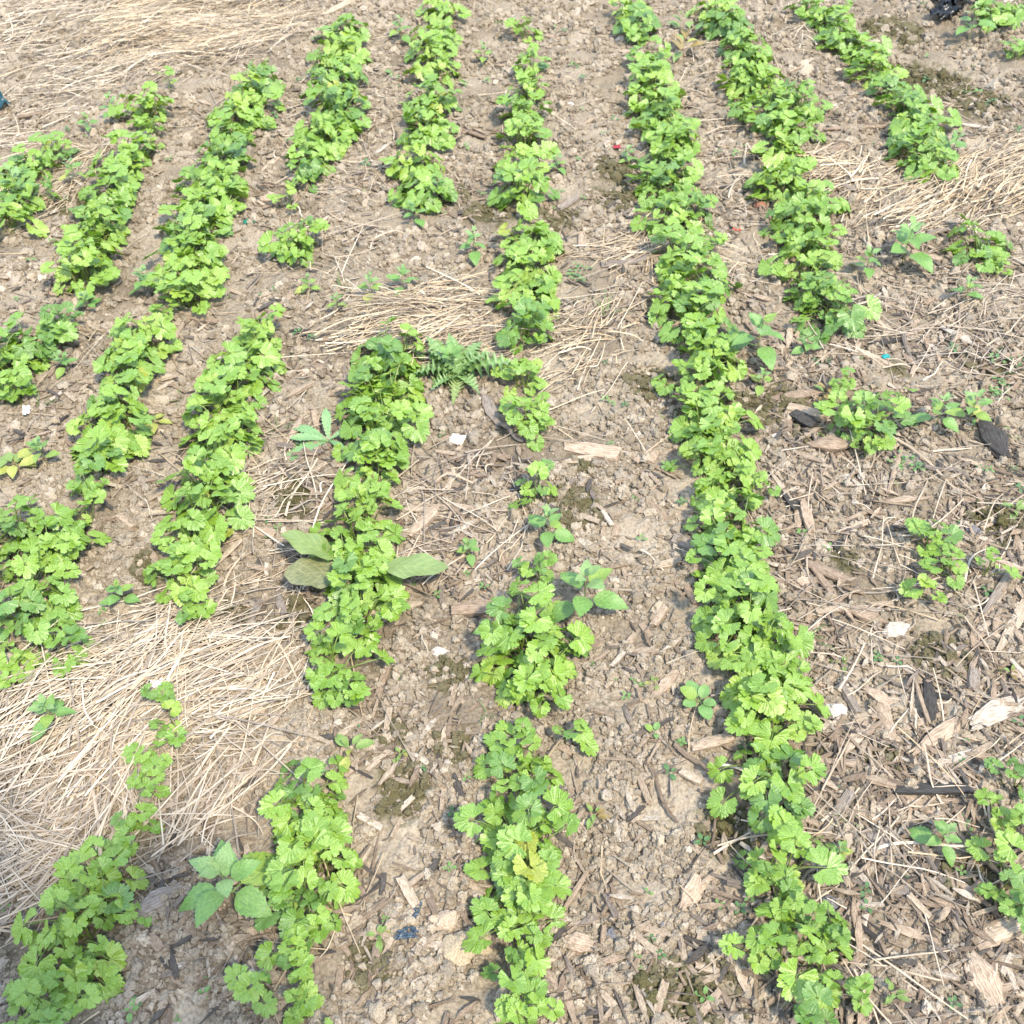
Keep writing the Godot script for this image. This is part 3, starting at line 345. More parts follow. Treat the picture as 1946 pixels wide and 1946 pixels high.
func setup_materials():
	var fan := leaf_texture(0)
	var rib := leaf_texture(1)
	var broad := leaf_texture(2)
	M.coriander = [leaf_mat(fan, lin(0.29, 0.50, 0.062)), leaf_mat(fan, lin(0.235, 0.435, 0.055)), leaf_mat(fan, lin(0.37, 0.56, 0.085)), leaf_mat(fan, lin(0.165, 0.34, 0.055)), leaf_mat(fan, lin(0.42, 0.50, 0.07))]
	M.goosefoot = [leaf_mat(rib, lin(0.175, 0.365, 0.065), 0.6, 0.5), leaf_mat(rib, lin(0.24, 0.41, 0.14), 0.5, 0.65), leaf_mat(rib, lin(0.26, 0.42, 0.06), 0.6, 0.6)]
	M.seedling = leaf_mat(rib, lin(0.20, 0.40, 0.10), 0.6, 0.5)
	M.seedling_dark = leaf_mat(rib, lin(0.10, 0.25, 0.07), 0.6, 0.5)
	M.thistle = leaf_mat(rib, lin(0.20, 0.355, 0.11), 0.4, 0.5)
	M.rosette = leaf_mat(rib, lin(0.21, 0.40, 0.15), 0.4, 0.5)
	M.dock = leaf_mat(broad, lin(0.25, 0.345, 0.10), 0.45, 0.5)
	M.dock_spotted = leaf_mat(rib, lin(0.20, 0.22, 0.10), 0.4, 0.6)
	M.yellow = leaf_mat(rib, lin(0.42, 0.47, 0.09), 0.6, 0.55)
	M.reddish = leaf_mat(rib, lin(0.34, 0.25, 0.07), 0.5, 0.55)
	M.persicaria = leaf_mat(rib, lin(0.22, 0.36, 0.07), 0.5, 0.55)
	M.grass = leaf_mat(rib, lin(0.17, 0.32, 0.06), 0.5, 0.5)
	# wood: streaks along the grain
	var im := Image.create(512, 256, false, Image.FORMAT_RGB8)
	var bm := Image.create(512, 256, false, Image.FORMAT_RGB8)
	var f := FastNoiseLite.new(); f.seed = 8; f.frequency = 1.0; f.fractal_octaves = 4
	for y in 256:
		for x in 512:
			var g := f.get_noise_2d(x * 0.008, y * 0.11) * 0.5 + 0.5
			var h := f.get_noise_2d(x * 0.02 + 90.0, y * 0.4) * 0.5 + 0.5
			var s := clampf(0.45 + (g - 0.5) * 1.1 + (h - 0.5) * 0.7, 0, 1)
			im.set_pixel(x, y, Color(0.62, 0.58, 0.54).lerp(Color(1, 0.98, 0.95), s))
			bm.set_pixel(x, y, Color(s, s, s))
	var wt := ImageTexture.create_from_image(im)
	var wb := ImageTexture.create_from_image(bm)
	M.wood = {"tan": wood_mat(lin(0.68, 0.565, 0.445), wt, wb), "pale": wood_mat(lin(0.76, 0.66, 0.53), wt, wb), "white": wood_mat(lin(0.80, 0.75, 0.66), wt, wb),
		"brown": wood_mat(lin(0.50, 0.405, 0.315), wt, wb), "grey": wood_mat(lin(0.44, 0.40, 0.36), wt, wb), "char": wood_mat(lin(0.10, 0.10, 0.10), wt, wb)}
	var light := Image.create(512, 256, false, Image.FORMAT_RGB8)
	for y in 256:
		for x in 512: light.set_pixel(x, y, Color.WHITE.lerp(im.get_pixel(x, y), 0.45))
	var sm := wood_mat(Color.WHITE, ImageTexture.create_from_image(light), wb); sm.roughness = 0.6; sm.heightmap_scale = 0.03
	M.straw = sm
	M.shred = wood_mat(Color.WHITE, wt, wb)
	# soil
	var so := StandardMaterial3D.new()
	so.vertex_color_use_as_albedo = true
	so.albedo_texture = noise_tex(0.05, 11, [Color(0.66, 0.63, 0.60), Color(0.86, 0.84, 0.82), Color(1, 0.99, 0.97)], 1024, FastNoiseLite.TYPE_SIMPLEX_SMOOTH, 5)
	so.uv1_triplanar = true; so.uv1_world_triplanar = true; so.uv1_scale = Vector3.ONE * 3.0
	so.heightmap_enabled = true; so.heightmap_scale = 0.35
	so.heightmap_texture = noise_tex(0.045, 17, [Color.WHITE, Color(0.5, 0.5, 0.5), Color.BLACK], 1024, FastNoiseLite.TYPE_CELLULAR, 3)
	so.roughness = 0.95; so.metallic_specular = 0.2
	M.soil = so
	var cl := StandardMaterial3D.new()
	cl.vertex_color_use_as_albedo = true; cl.roughness = 0.95; cl.metallic_specular = 0.2
	cl.albedo_texture = noise_tex(0.06, 31, [Color(0.62, 0.60, 0.57), Color(0.9, 0.88, 0.86), Color.WHITE], 256)
	cl.uv1_triplanar = true; cl.uv1_world_triplanar = true; cl.uv1_scale = Vector3.ONE * 22.0
	cl.heightmap_enabled = true; cl.heightmap_texture = noise_tex(0.08, 33, [], 256); cl.heightmap_scale = 0.12
	M.clod = cl
	M.petiole = leaf_mat(rib, lin(0.20, 0.34, 0.08), 0.3, 0.5)
	M.stalk = leaf_mat(rib, lin(0.30, 0.30, 0.12), 0.2, 0.5)
	M.redstalk = leaf_mat(rib, lin(0.35, 0.14, 0.09), 0.2, 0.5)

# ------------------------------------------------------------------ ground
func build_ground():
	var xs := PackedFloat32Array(); var zs := PackedFloat32Array()
	for k in [-60.0, -25.0, -10.0, -5.0, -3.2, -2.6, -2.3]: xs.append(k)
	var x := -2.1
	while x < 2.1: xs.append(x); x += 0.0075
	for k in [2.1, 2.3, 2.6, 3.2, 5.0, 10.0, 25.0, 60.0]: xs.append(k)
	for k in [60.0, 25.0, 10.0, 4.0, 2.0, 1.2, 0.7, 0.45, 0.3, 0.2, 0.12, 0.05]: zs.append(k)
	var z := 0.0
	while z > -3.6: zs.append(z); z -= 0.0048 + maxf(0.0, -z - 0.5) * 0.0028
	for k in [-3.8, -4.2, -5.0, -7.0, -12.0, -25.0, -60.0]: zs.append(k)
	var nx := xs.size(); var nz := zs.size()
	var v := PackedVector3Array(); v.resize(nx * nz)
	var c := PackedColorArray(); c.resize(nx * nz)
	var base := Color(0.345, 0.295, 0.222)
	var pale := Color(0.465, 0.405, 0.312)
	var dark := Color(0.205, 0.172, 0.125)
	var green := Color(0.105, 0.10, 0.042)
	var i := 0
	for zi in nz:
		z = zs[zi]
		var near := []
		for m in MOSS:
			if absf(m[1] * 0.01 - z) < m[2] * 0.014: near.append(m)
		for xi in nx:
			x = xs[xi]
			var h := ground_at(x, z)
			var cell := clampf(-n_cell.get_noise_2d(x, z), 0.0, 1.0)
			var g := n_grain.get_noise_2d(x, z)
			var mid := n_mid.get_noise_2d(x, z)
			h += cell * 0.0065 + g * 0.0028 + mid * 0.0045
			v[i] = Vector3(x, h, z)
			var t := n_mid.get_noise_2d(x * 0.16 + 7.0, z * 0.16) + g * 0.35
			var col := base.lerp(pale, clampf(t * 1.4 + 0.15, 0, 1)).lerp(dark, clampf(-t * 1.4 - 0.1, 0, 1) * 0.8)
			for m in near:
				var d: float = Vector2(x - m[0] * 0.01, (z - m[1] * 0.01)).length() / (m[2] * 0.01)
				if d < 1.4: col = col.lerp(green, clampf((1.1 - d) * 1.6 + mid * 1.2 + g * 0.9, 0.0, 0.9))
			c[i] = col
			i += 1
	# normals from the height grid
	var n := PackedVector3Array(); n.resize(nx * nz)
	var uv := PackedVector2Array(); uv.resize(nx * nz)
	for zi in nz:
		for xi in nx:
			var a := v[zi * nx + maxi(xi - 1, 0)]; var b := v[zi * nx + mini(xi + 1, nx - 1)]
			var p := v[maxi(zi - 1, 0) * nx + xi]; var q := v[mini(zi + 1, nz - 1) * nx + xi]
			n[zi * nx + xi] = (b - a).cross(q - p).normalized() * -1.0
			if n[zi * nx + xi].y < 0.0: n[zi * nx + xi] = -n[zi * nx + xi]
	var ix := PackedInt32Array(); ix.resize((nx - 1) * (nz - 1) * 6)
	var k := 0
	for zi in nz - 1:
		for xi in nx - 1:
			var a := zi * nx + xi
			ix[k] = a; ix[k + 1] = a + nx; ix[k + 2] = a + nx + 1
			ix[k + 3] = a; ix[k + 4] = a + nx + 1; ix[k + 5] = a + 1
			k += 6
	var arr := []; arr.resize(Mesh.ARRAY_MAX)
	arr[Mesh.ARRAY_VERTEX] = v; arr[Mesh.ARRAY_NORMAL] = n; arr[Mesh.ARRAY_COLOR] = c; arr[Mesh.ARRAY_INDEX] = ix
	var mesh := ArrayMesh.new(); mesh.add_surface_from_arrays(Mesh.PRIMITIVE_TRIANGLES, arr)
	var o := MeshInstance3D.new(); o.name = "ground"; o.mesh = mesh; o.material_override = M.soil; add_child(o)
	o.set_meta("kind", "structure"); o.set_meta("label", "dry crumbly brown soil of the vegetable bed"); o.set_meta("category", "ground")

# ------------------------------------------------------------------ coriander
func leaflet(s: Shape, xf: Transform3D, size: float, r: RandomNumberGenerator):
	# a fan of three round-toothed lobes on a wedge-shaped base
	var steps := 45
	var rings := [0.3, 0.56, 0.8, 1.0]
	var deep := r.randf_range(0.16, 0.34)
	var skew := r.randf_range(-0.12, 0.12)
	var ph := r.randf_range(0, TAU)
	var fold := r.randf_range(0.02, 0.55)
	var droop := r.randf_range(-0.1, 0.45)
	var ruffle := r.randf_range(0.03, 0.085)
	var teeth := float(r.randi_range(10, 12))
	var root := s.add(xf * Vector3.ZERO, Vector2(0.5, 0.02))
	var first := s.v.size()
	for ri in rings.size():
		var q: float = rings[ri]
		for k in steps:
			var u := float(k) / (steps - 1) * 2.0 - 1.0
			var a := u * 1.42
			var env := 0.60 + 0.42 * pow(maxf(cos(a * 0.62), 0.0), 1.2)
			var lobe := 1.0
			for sgn in [-1.0, 1.0]: lobe -= deep * exp(-pow((a - sgn * (0.45 + skew * sgn)) / 0.11, 2.0))
			for sgn in [-1.0, 1.0]: lobe -= 0.07 * exp(-pow((a - sgn * 0.92) / 0.09, 2.0))
			var tt := fposmod((u * 0.5 + 0.5) * teeth, 1.0) * 2.0 - 1.0
			var tooth := sqrt(maxf(0.0, 1.0 - tt * tt * 0.97)) * 0.12 + 0.89
			var rad := q * size * env * lerpf(1.0, lobe * tooth, smoothstep(0.25, 1.0, q))
			var x := sin(a) * rad
			var y := cos(a) * rad + 0.05 * size * q
			var bx := absf(x) / size
			var h := size * (fold * bx - droop * q * q * 0.6 - 0.25 * droop * bx * bx + ruffle * sin(a * 5.0 + ph) * q * q + 0.018 * cos(a * 15.0) * q)
			s.add(xf * Vector3(x, h, -y), Vector2(0.5 + x / size * 0.5, 0.04 + y / size * 0.86), Color.WHITE)
	for k in steps - 1: s.tri(root, first + k + 1, first + k)
	s.grid(first, rings.size(), steps)

func coriander_leaf(cls: int, r: RandomNumberGenerator) -> ArrayMesh:
	# stalk from the ground at the origin, leaning outwards along -z, and a blade of three leaflets on it
	var s := Shape.new()
	var reach: float = [0.005, 0.015, 0.026, 0.038, 0.050][cls] + r.randf_range(-0.004, 0.004)
	var top: float = [0.066, 0.062, 0.054, 0.043, 0.031][cls] + r.randf_range(-0.018, 0.012)
	var tilt := deg_to_rad([2.0, 10.0, 17.0, 22.0, 26.0][cls] + r.randf_range(-34, 26))
	var side := r.randf_range(-0.35, 0.35)
	var pts := PackedVector3Array(); var rad := PackedFloat32Array()
	var sway := r.randf_range(-0.006, 0.006)
	for i in 7:
		var t := i / 6.0
		pts.append(Vector3(sway * sin(t * PI), top * (1.0 - pow(1.0 - t, 1.6)), -reach * pow(t, 1.4)))
		rad.append(lerpf(0.0011, 0.0006, t))
	tube(s, pts, rad, 5, Color(0.85, 0.75, 0.9))
	var b := Basis(Vector3.UP, side) * Basis(Vector3.RIGHT, -tilt) * Basis(Vector3.BACK, r.randf_range(-0.5, 0.5))
	var at := pts[6]
	var size := r.randf_range(0.0115, 0.0198)
	# the little stalk on which the end leaflet sits
	var stem := PackedVector3Array([at, at + b * Vector3(0, 0.0005, -size * 0.28)])
	tube(s, stem, PackedFloat32Array([0.0006, 0.0005]), 4, Color(0.85, 0.8, 0.9))
	leaflet(s, Transform3D(b * Basis(Vector3.RIGHT, r.randf_range(-0.15, 0.2)), stem[1]), size, r)
	for sgn in [-1.0, 1.0]:
		var turn := Basis(Vector3.UP, -sgn * r.randf_range(1.15, 1.5)) * Basis(Vector3.RIGHT, r.randf_range(-0.2, 0.32))
		leaflet(s, Transform3D(b * turn, at + b * Vector3(sgn * 0.002, 0.0006, 0.0)), size * r.randf_range(0.78, 0.97), r)
	return s.mesh()

const ORDINAL := ["nearest", "second", "third", "fourth", "fifth", "sixth", "seventh", "eighth", "ninth", "tenth", "eleventh", "twelfth", "thirteenth", "fourteenth", "fifteenth", "sixteenth", "seventeenth", "eighteenth", "nineteenth", "twentieth"]

func ordinal(i: int) -> String:
	if i < 20: return ORDINAL[i]
	return "twenty-" + ["first", "second", "third", "fourth", "fifth", "sixth", "seventh", "eighth", "ninth"][mini(i - 20, 8)]

func order_word(i: int, n: int) -> String:
	if i == 0: return "nearest"
	if i == n - 1: return "farthest"
	if i <= n / 2: return ordinal(i) + " from the near end"
	return ordinal(n - 1 - i) + " from the far end" if i < n - 2 else "second from the far end"

func build_coriander():
	var r := RandomNumberGenerator.new(); r.seed = 5
	var leaves := []
	for cls in 5:
		leaves.append([])
		for k in 10: leaves[cls].append(coriander_leaf(cls, r))
	for row in ROWS:
		var list: Array = ROWS[row]
		for i in list.size():
			var d: Array = list[i]
			var x: float = d[0] * 0.01; var z: float = d[1] * 0.01; var rad: float = d[2] * 0.01 * r.randf_range(0.96, 1.16)
			var full: float = d[3]
			var look := "bushy" if rad > 0.058 else ("small" if rad < 0.045 else "leafy")
			if full < 0.75: look = "sparse"
			if rad > 0.065: look = "broad bushy"
			var who := "%s coriander clump, %s of %s" % [look, order_word(i, list.size()), row]
			var o := thing("coriander_plant", who, "coriander", spot(x, z), 0.0, "coriander clumps in " + row)
			clump_at.append([x, z, "the %s clump up %s" % [ordinal(i), row] if i <= list.size() / 2 else ("the %s clump down %s" % [ordinal(list.size() - 1 - i).replace("nearest", "farthest"), row])])
			var room := 1.0   # crowded neighbours share the ground between them
			for nb in [i - 1, i + 1]:
				if nb >= 0 and nb < list.size(): room = minf(room, Vector2(list[nb][0] - d[0], list[nb][1] - d[1]).length() * 0.01 / (1.25 * rad))
			var n := maxi(5, int(round(24.0 * pow(rad / 0.06, 2.0) * full * clampf(room, 0.62, 1.0))))
			var tone := r.randf()
			for k in n:
				var f := pow((k + 0.5) / n, 0.56)
				var a := k * 2.39996 + r.randf_range(-0.45, 0.45)
				var want := Vector2(cos(a), sin(a)) * f * maxf(rad - 0.010, 0.012)
				var ba := r.randf() * TAU
				var foot := Vector2(cos(ba), sin(ba)) * sqrt(r.randf()) * rad * 0.35
				var go := want - foot
				var cls := clampi(int(go.length() / 0.0105), 0, 4)
				if f > 0.75 and cls < 2: cls += 1
				var m: Mesh = leaves[cls][r.randi() % 10]
				var pick := tone * 0.6 + r.randf() * 0.7
				var mat: Material = M.coriander[0]
				if pick > 1.05: mat = M.coriander[2]
				elif pick < 0.28: mat = M.coriander[3]
				elif pick < 0.6: mat = M.coriander[1]
				if r.randf() < 0.006: mat = M.coriander[4]
				var sc := r.randf_range(0.75, 1.2) * clampf(rad / 0.058, 0.72, 1.08)
				var turn := atan2(-go.x, -go.y)
				part("leaf", m, mat, o, Transform3D(Basis(Vector3.UP, turn).scaled(Vector3.ONE * sc), Vector3(foot.x, ground_at(x + foot.x, z + foot.y) - o.position.y - 0.003, foot.y)))

func nearest_clump(x: float, z: float, nth := 0) -> Array:
	var best := clump_at.duplicate()
	best.sort_custom(func(a, b): return Vector2(a[0] - x, a[1] - z).length_squared() < Vector2(b[0] - x, b[1] - z).length_squared())
	return best[nth]

func side_word(x: float, z: float, c: Array) -> String:
	var dx: float = x - c[0]; var dz: float = z - c[1]
	if absf(dz) > absf(dx) * 1.3: return "behind" if dz < 0 else "in front of"
	return "right of" if dx > 0 else "left of"

var used_labels := {}
func unique_label(words: String, x: float, z: float) -> String:
	# «long tan wood splinter» + where it lies, told by the coriander clumps round it
	var near := clump_at.duplicate()
	near.sort_custom(func(a, b): return Vector2(a[0] - x, a[1] - z).length_squared() < Vector2(b[0] - x, b[1] - z).length_squared())
	for how in ["", "close ", "farther "]:
		for k in 4:
			var c: Array = near[k]
			var gap := Vector2(c[0] - x, c[1] - z).length()
			var h: String = how
			if how == "" and gap < 0.07: h = "close "
			var label := "%s %s%s %s" % [words, h, side_word(x, z, c), c[2]]
			if how == "farther ": label = "%s well %s %s" % [words, side_word(x, z, c), c[2]]
			if label.split(" ").size() > 16: continue
			if not used_labels.has(label):
				used_labels[label] = true
				return label
	return "%s %s %s" % [words, side_word(x, z, near[0]), near[0][2]]

# ------------------------------------------------------------------ weeds
func blade(s: Shape, length: float, width: float, kind: String, r: RandomNumberGenerator, xf := Transform3D()):
	# one leaf along -z from its stalk's foot at the origin; kind gives its outline
	var rows := 15; var half := 3
	if kind == "thistle": rows = 37
	if kind == "goosefoot" or kind == "rosette": rows = 21
	var droop := r.randf_range(0.2, 0.8); var fold := r.randf_range(0.1, 0.4); var ph := r.randf() * TAU
	var stalk := 0.22 if kind in ["goosefoot", "persicaria", "seed", "dock", "round"] else 0.0
	if kind == "dock": stalk = 0.2; droop = r.randf_range(0.05, 0.2); fold = 0.08
	var first := s.v.size()
	var pos := Vector3.ZERO; var ang := r.randf_range(0.0, 0.25)
	for i in rows:
		var t := float(i) / (rows - 1)
		var w := 0.0
		var u := clampf((t - stalk) / (1.0 - stalk), 0, 1)
		match kind:
			"goosefoot": w = (pow(sin(PI * pow(u, 0.62)), 0.9)) * (1.0 + 0.10 * (1.0 if i % 2 == 0 else -0.6) * smoothstep(0.15, 0.4, u))
			"persicaria": w = sin(PI * pow(u, 0.8))
			"seed", "round": w = pow(sin(PI * pow(u, 0.85)), 0.55)
			"dock": w = pow(sin(PI * pow(u, 0.8)), 0.5) * (1.0 + 0.05 * sin(u * 26.0 + ph))
			"grass": w = pow(1.0 - t, 0.6)
			"rosette": w = (0.22 + 0.8 * pow(sin(PI * pow(t, 1.6)), 0.8)) * pow(1.0 - pow(t, 9.0), 1.0) * (1.0 + 0.12 * (1.0 if i % 2 == 0 else -1.0))
			"thistle": w = (0.16 + 0.84 * [0.25, 1.0, 0.55, 0.9][i % 4] * (0.75 + 0.4 * absf(sin(i * 2.7 + ph)))) * (1.0 - pow(t, 3.0)) * (0.45 + 0.7 * sin(PI * pow(t, 0.8)))
		if stalk > 0.0: w = maxf(w if t > stalk else 0.0, 0.035)
		w *= width * 0.5
		for j in range(-half, half + 1):
			var q := float(j) / half
			var up := fold * absf(q) * w + sin(t * 9.0 + ph + q) * w * 0.08
			if kind == "thistle": up += w * absf(q) * 0.55 * sin(i * PI * 0.5 + ph) 
			if kind == "dock": up += absf(q) * absf(q) * w * 0.12 * sin(t * 15.0 + ph)
			var nrm := Vector3(0, cos(ang), sin(ang))
			var pale := Color(1, 1, 1)
			if j == 0 and kind in ["thistle", "rosette"]: pale = Color(1.5, 1.35, 1.6)
			if absi(j) == half and kind == "thistle": pale = Color(1.7, 1.5, 1.4)
			s.add(xf * (pos + Vector3(q * w, 0, 0) + nrm * up), Vector2(0.5 + q * 0.48, t), pale)
		pos += Vector3(0, sin(ang), -cos(ang)) * length / (rows - 1)
		ang -= droop * 1.6 / (rows - 1)
	s.grid(first, rows, half * 2 + 1)

func blade_mesh(key: String, length: float, width: float, kind: String, variants := 4) -> Array:
	if not proto.has(key):
		var r := RandomNumberGenerator.new(); r.seed = hash(key)
		var out := []
		for k in variants:
			var s := Shape.new(); blade(s, length, width * r.randf_range(0.88, 1.12), kind, r); out.append(s.mesh())
		proto[key] = out
	return proto[key]

func stem_mesh() -> Mesh:
	if not proto.has("stem"):
		var s := Shape.new()
		tube(s, PackedVector3Array([Vector3.ZERO, Vector3(0.02, 0.35, 0.01), Vector3(-0.01, 0.7, 0), Vector3(0, 1, 0)]), PackedFloat32Array([0.02, 0.018, 0.015, 0.010]), 6, Color.WHITE)
		proto.stem = s.mesh()
	return proto.stem

func leaf_xf(turn: float, lift: float, at: Vector3, scale_: float, roll := 0.0) -> Transform3D:
	return Transform3D((Basis(Vector3.UP, turn) * Basis(Vector3.RIGHT, lift) * Basis(Vector3.BACK, roll)).scaled(Vector3.ONE * scale_), at)

func weed_goosefoot(o: Node3D, size: float, r: RandomNumberGenerator, yellow: bool):
	var tall := clampf(size * 1.25, 0.02, 0.09)
	part("stem", stem_mesh(), M.stalk, o, Transform3D(Basis().scaled(Vector3(tall * 0.7, tall, tall * 0.7)), Vector3(0, -0.003, 0)))
	var ms := blade_mesh("goosefoot", 1.0, 0.5, "goosefoot", 6)
	var n := 10
	var a0 := r.randf() * TAU
	for k in n:
		var t := float(k) / (n - 1)
		var sc := size * lerpf(0.95, 0.34, pow(t, 0.8)) * r.randf_range(0.85, 1.1)
		var mat: Material = M.goosefoot[0]
		if t > 0.62: mat = M.goosefoot[1]
		if yellow and k < 4 or r.randf() < 0.1: mat = M.goosefoot[2]
		if yellow and k == 0: mat = M.yellow
		part("leaf", ms[r.randi() % 6], mat, o, leaf_xf(a0 + k * 2.39996, lerpf(0.0, 0.95, t) + r.randf_range(-0.15, 0.2), Vector3(0, tall * lerpf(0.35, 1.0, t), 0), sc, r.randf_range(-0.3, 0.3)))

func weed_persicaria(o: Node3D, size: float, r: RandomNumberGenerator, red: bool):
	var tall := size * 0.6
	part("stem", stem_mesh(), M.redstalk, o, Transform3D(Basis().scaled(Vector3(tall, tall, tall)), Vector3(0, -0.002, 0)))
	var ms := blade_mesh("persicaria", 1.0, 0.36, "persicaria", 5)
	var a0 := r.randf() * TAU
	for k in 7:
		var t := k / 6.0
		var mat: Material = M.persicaria
		if red and r.randf() < 0.55: mat = M.reddish
		elif r.randf() < 0.15: mat = M.yellow
		part("leaf", ms[r.randi() % 5], mat, o, leaf_xf(a0 + k * 2.2, lerpf(0.05, 0.8, t), Vector3(0, tall * lerpf(0.25, 0.95, t), 0), size * lerpf(1.0, 0.5, t) * r.randf_range(0.8, 1.1), r.randf_range(-0.2, 0.2)))

func weed_seedling(o: Node3D, size: float, r: RandomNumberGenerator, leaves: int):
	var tall := clampf(size * 0.5, 0.003, 0.012)
	part("stem", stem_mesh(), M.petiole, o, Transform3D(Basis().scaled(Vector3(tall * 2.0, tall, tall * 2.0)), Vector3(0, -0.001, 0)))
	var ms := blade_mesh("seed", 1.0, 0.5, "seed", 4)
	var a0 := r.randf() * TAU
	var mat: Material = M.seedling if r.randf() < 0.65 else M.seedling_dark
	for k in leaves:
		part("leaf", ms[r.randi() % 4], mat, o, leaf_xf(a0 + k * PI + (PI / 2 if k >= 2 else 0.0) + r.randf_range(-0.2, 0.2), 0.1 + 0.25 * (k / 2) + r.randf_range(0, 0.3), Vector3(0, tall * 0.9, 0), size * (1.0 if k < 2 else r.randf_range(0.55, 1.05))))

func weed_mat(o: Node3D, size: float, r: RandomNumberGenerator):
	var ms := blade_mesh("seed", 1.0, 0.5, "seed", 4)
	for k in 30:
		var a := r.randf() * TAU; var d := sqrt(r.randf()) * size * 0.85
		var at := Vector3(cos(a) * d, 0.0, sin(a) * d)
		at.y = ground_at(o.position.x + at.x, o.position.z + at.z) - o.position.y + 0.005 + r.randf() * 0.008
		part("leaf", ms[r.randi() % 4], M.seedling if r.randf() < 0.6 else M.seedling_dark, o, leaf_xf(r.randf() * TAU, r.randf_range(-0.1, 0.7), at, r.randf_range(0.008, 0.014)))

func weed_grass(o: Node3D, size: float, r: RandomNumberGenerator):
	var ms := blade_mesh("grass", 1.0, 0.06, "grass", 5)
	for k in 7:
		part("leaf", ms[r.randi() % 5], M.grass, o, leaf_xf(r.randf() * TAU, r.randf_range(0.4, 1.25), Vector3(r.randf_range(-0.006, 0.006), -0.001, r.randf_range(-0.006, 0.006)), size * r.randf_range(0.8, 1.5)))

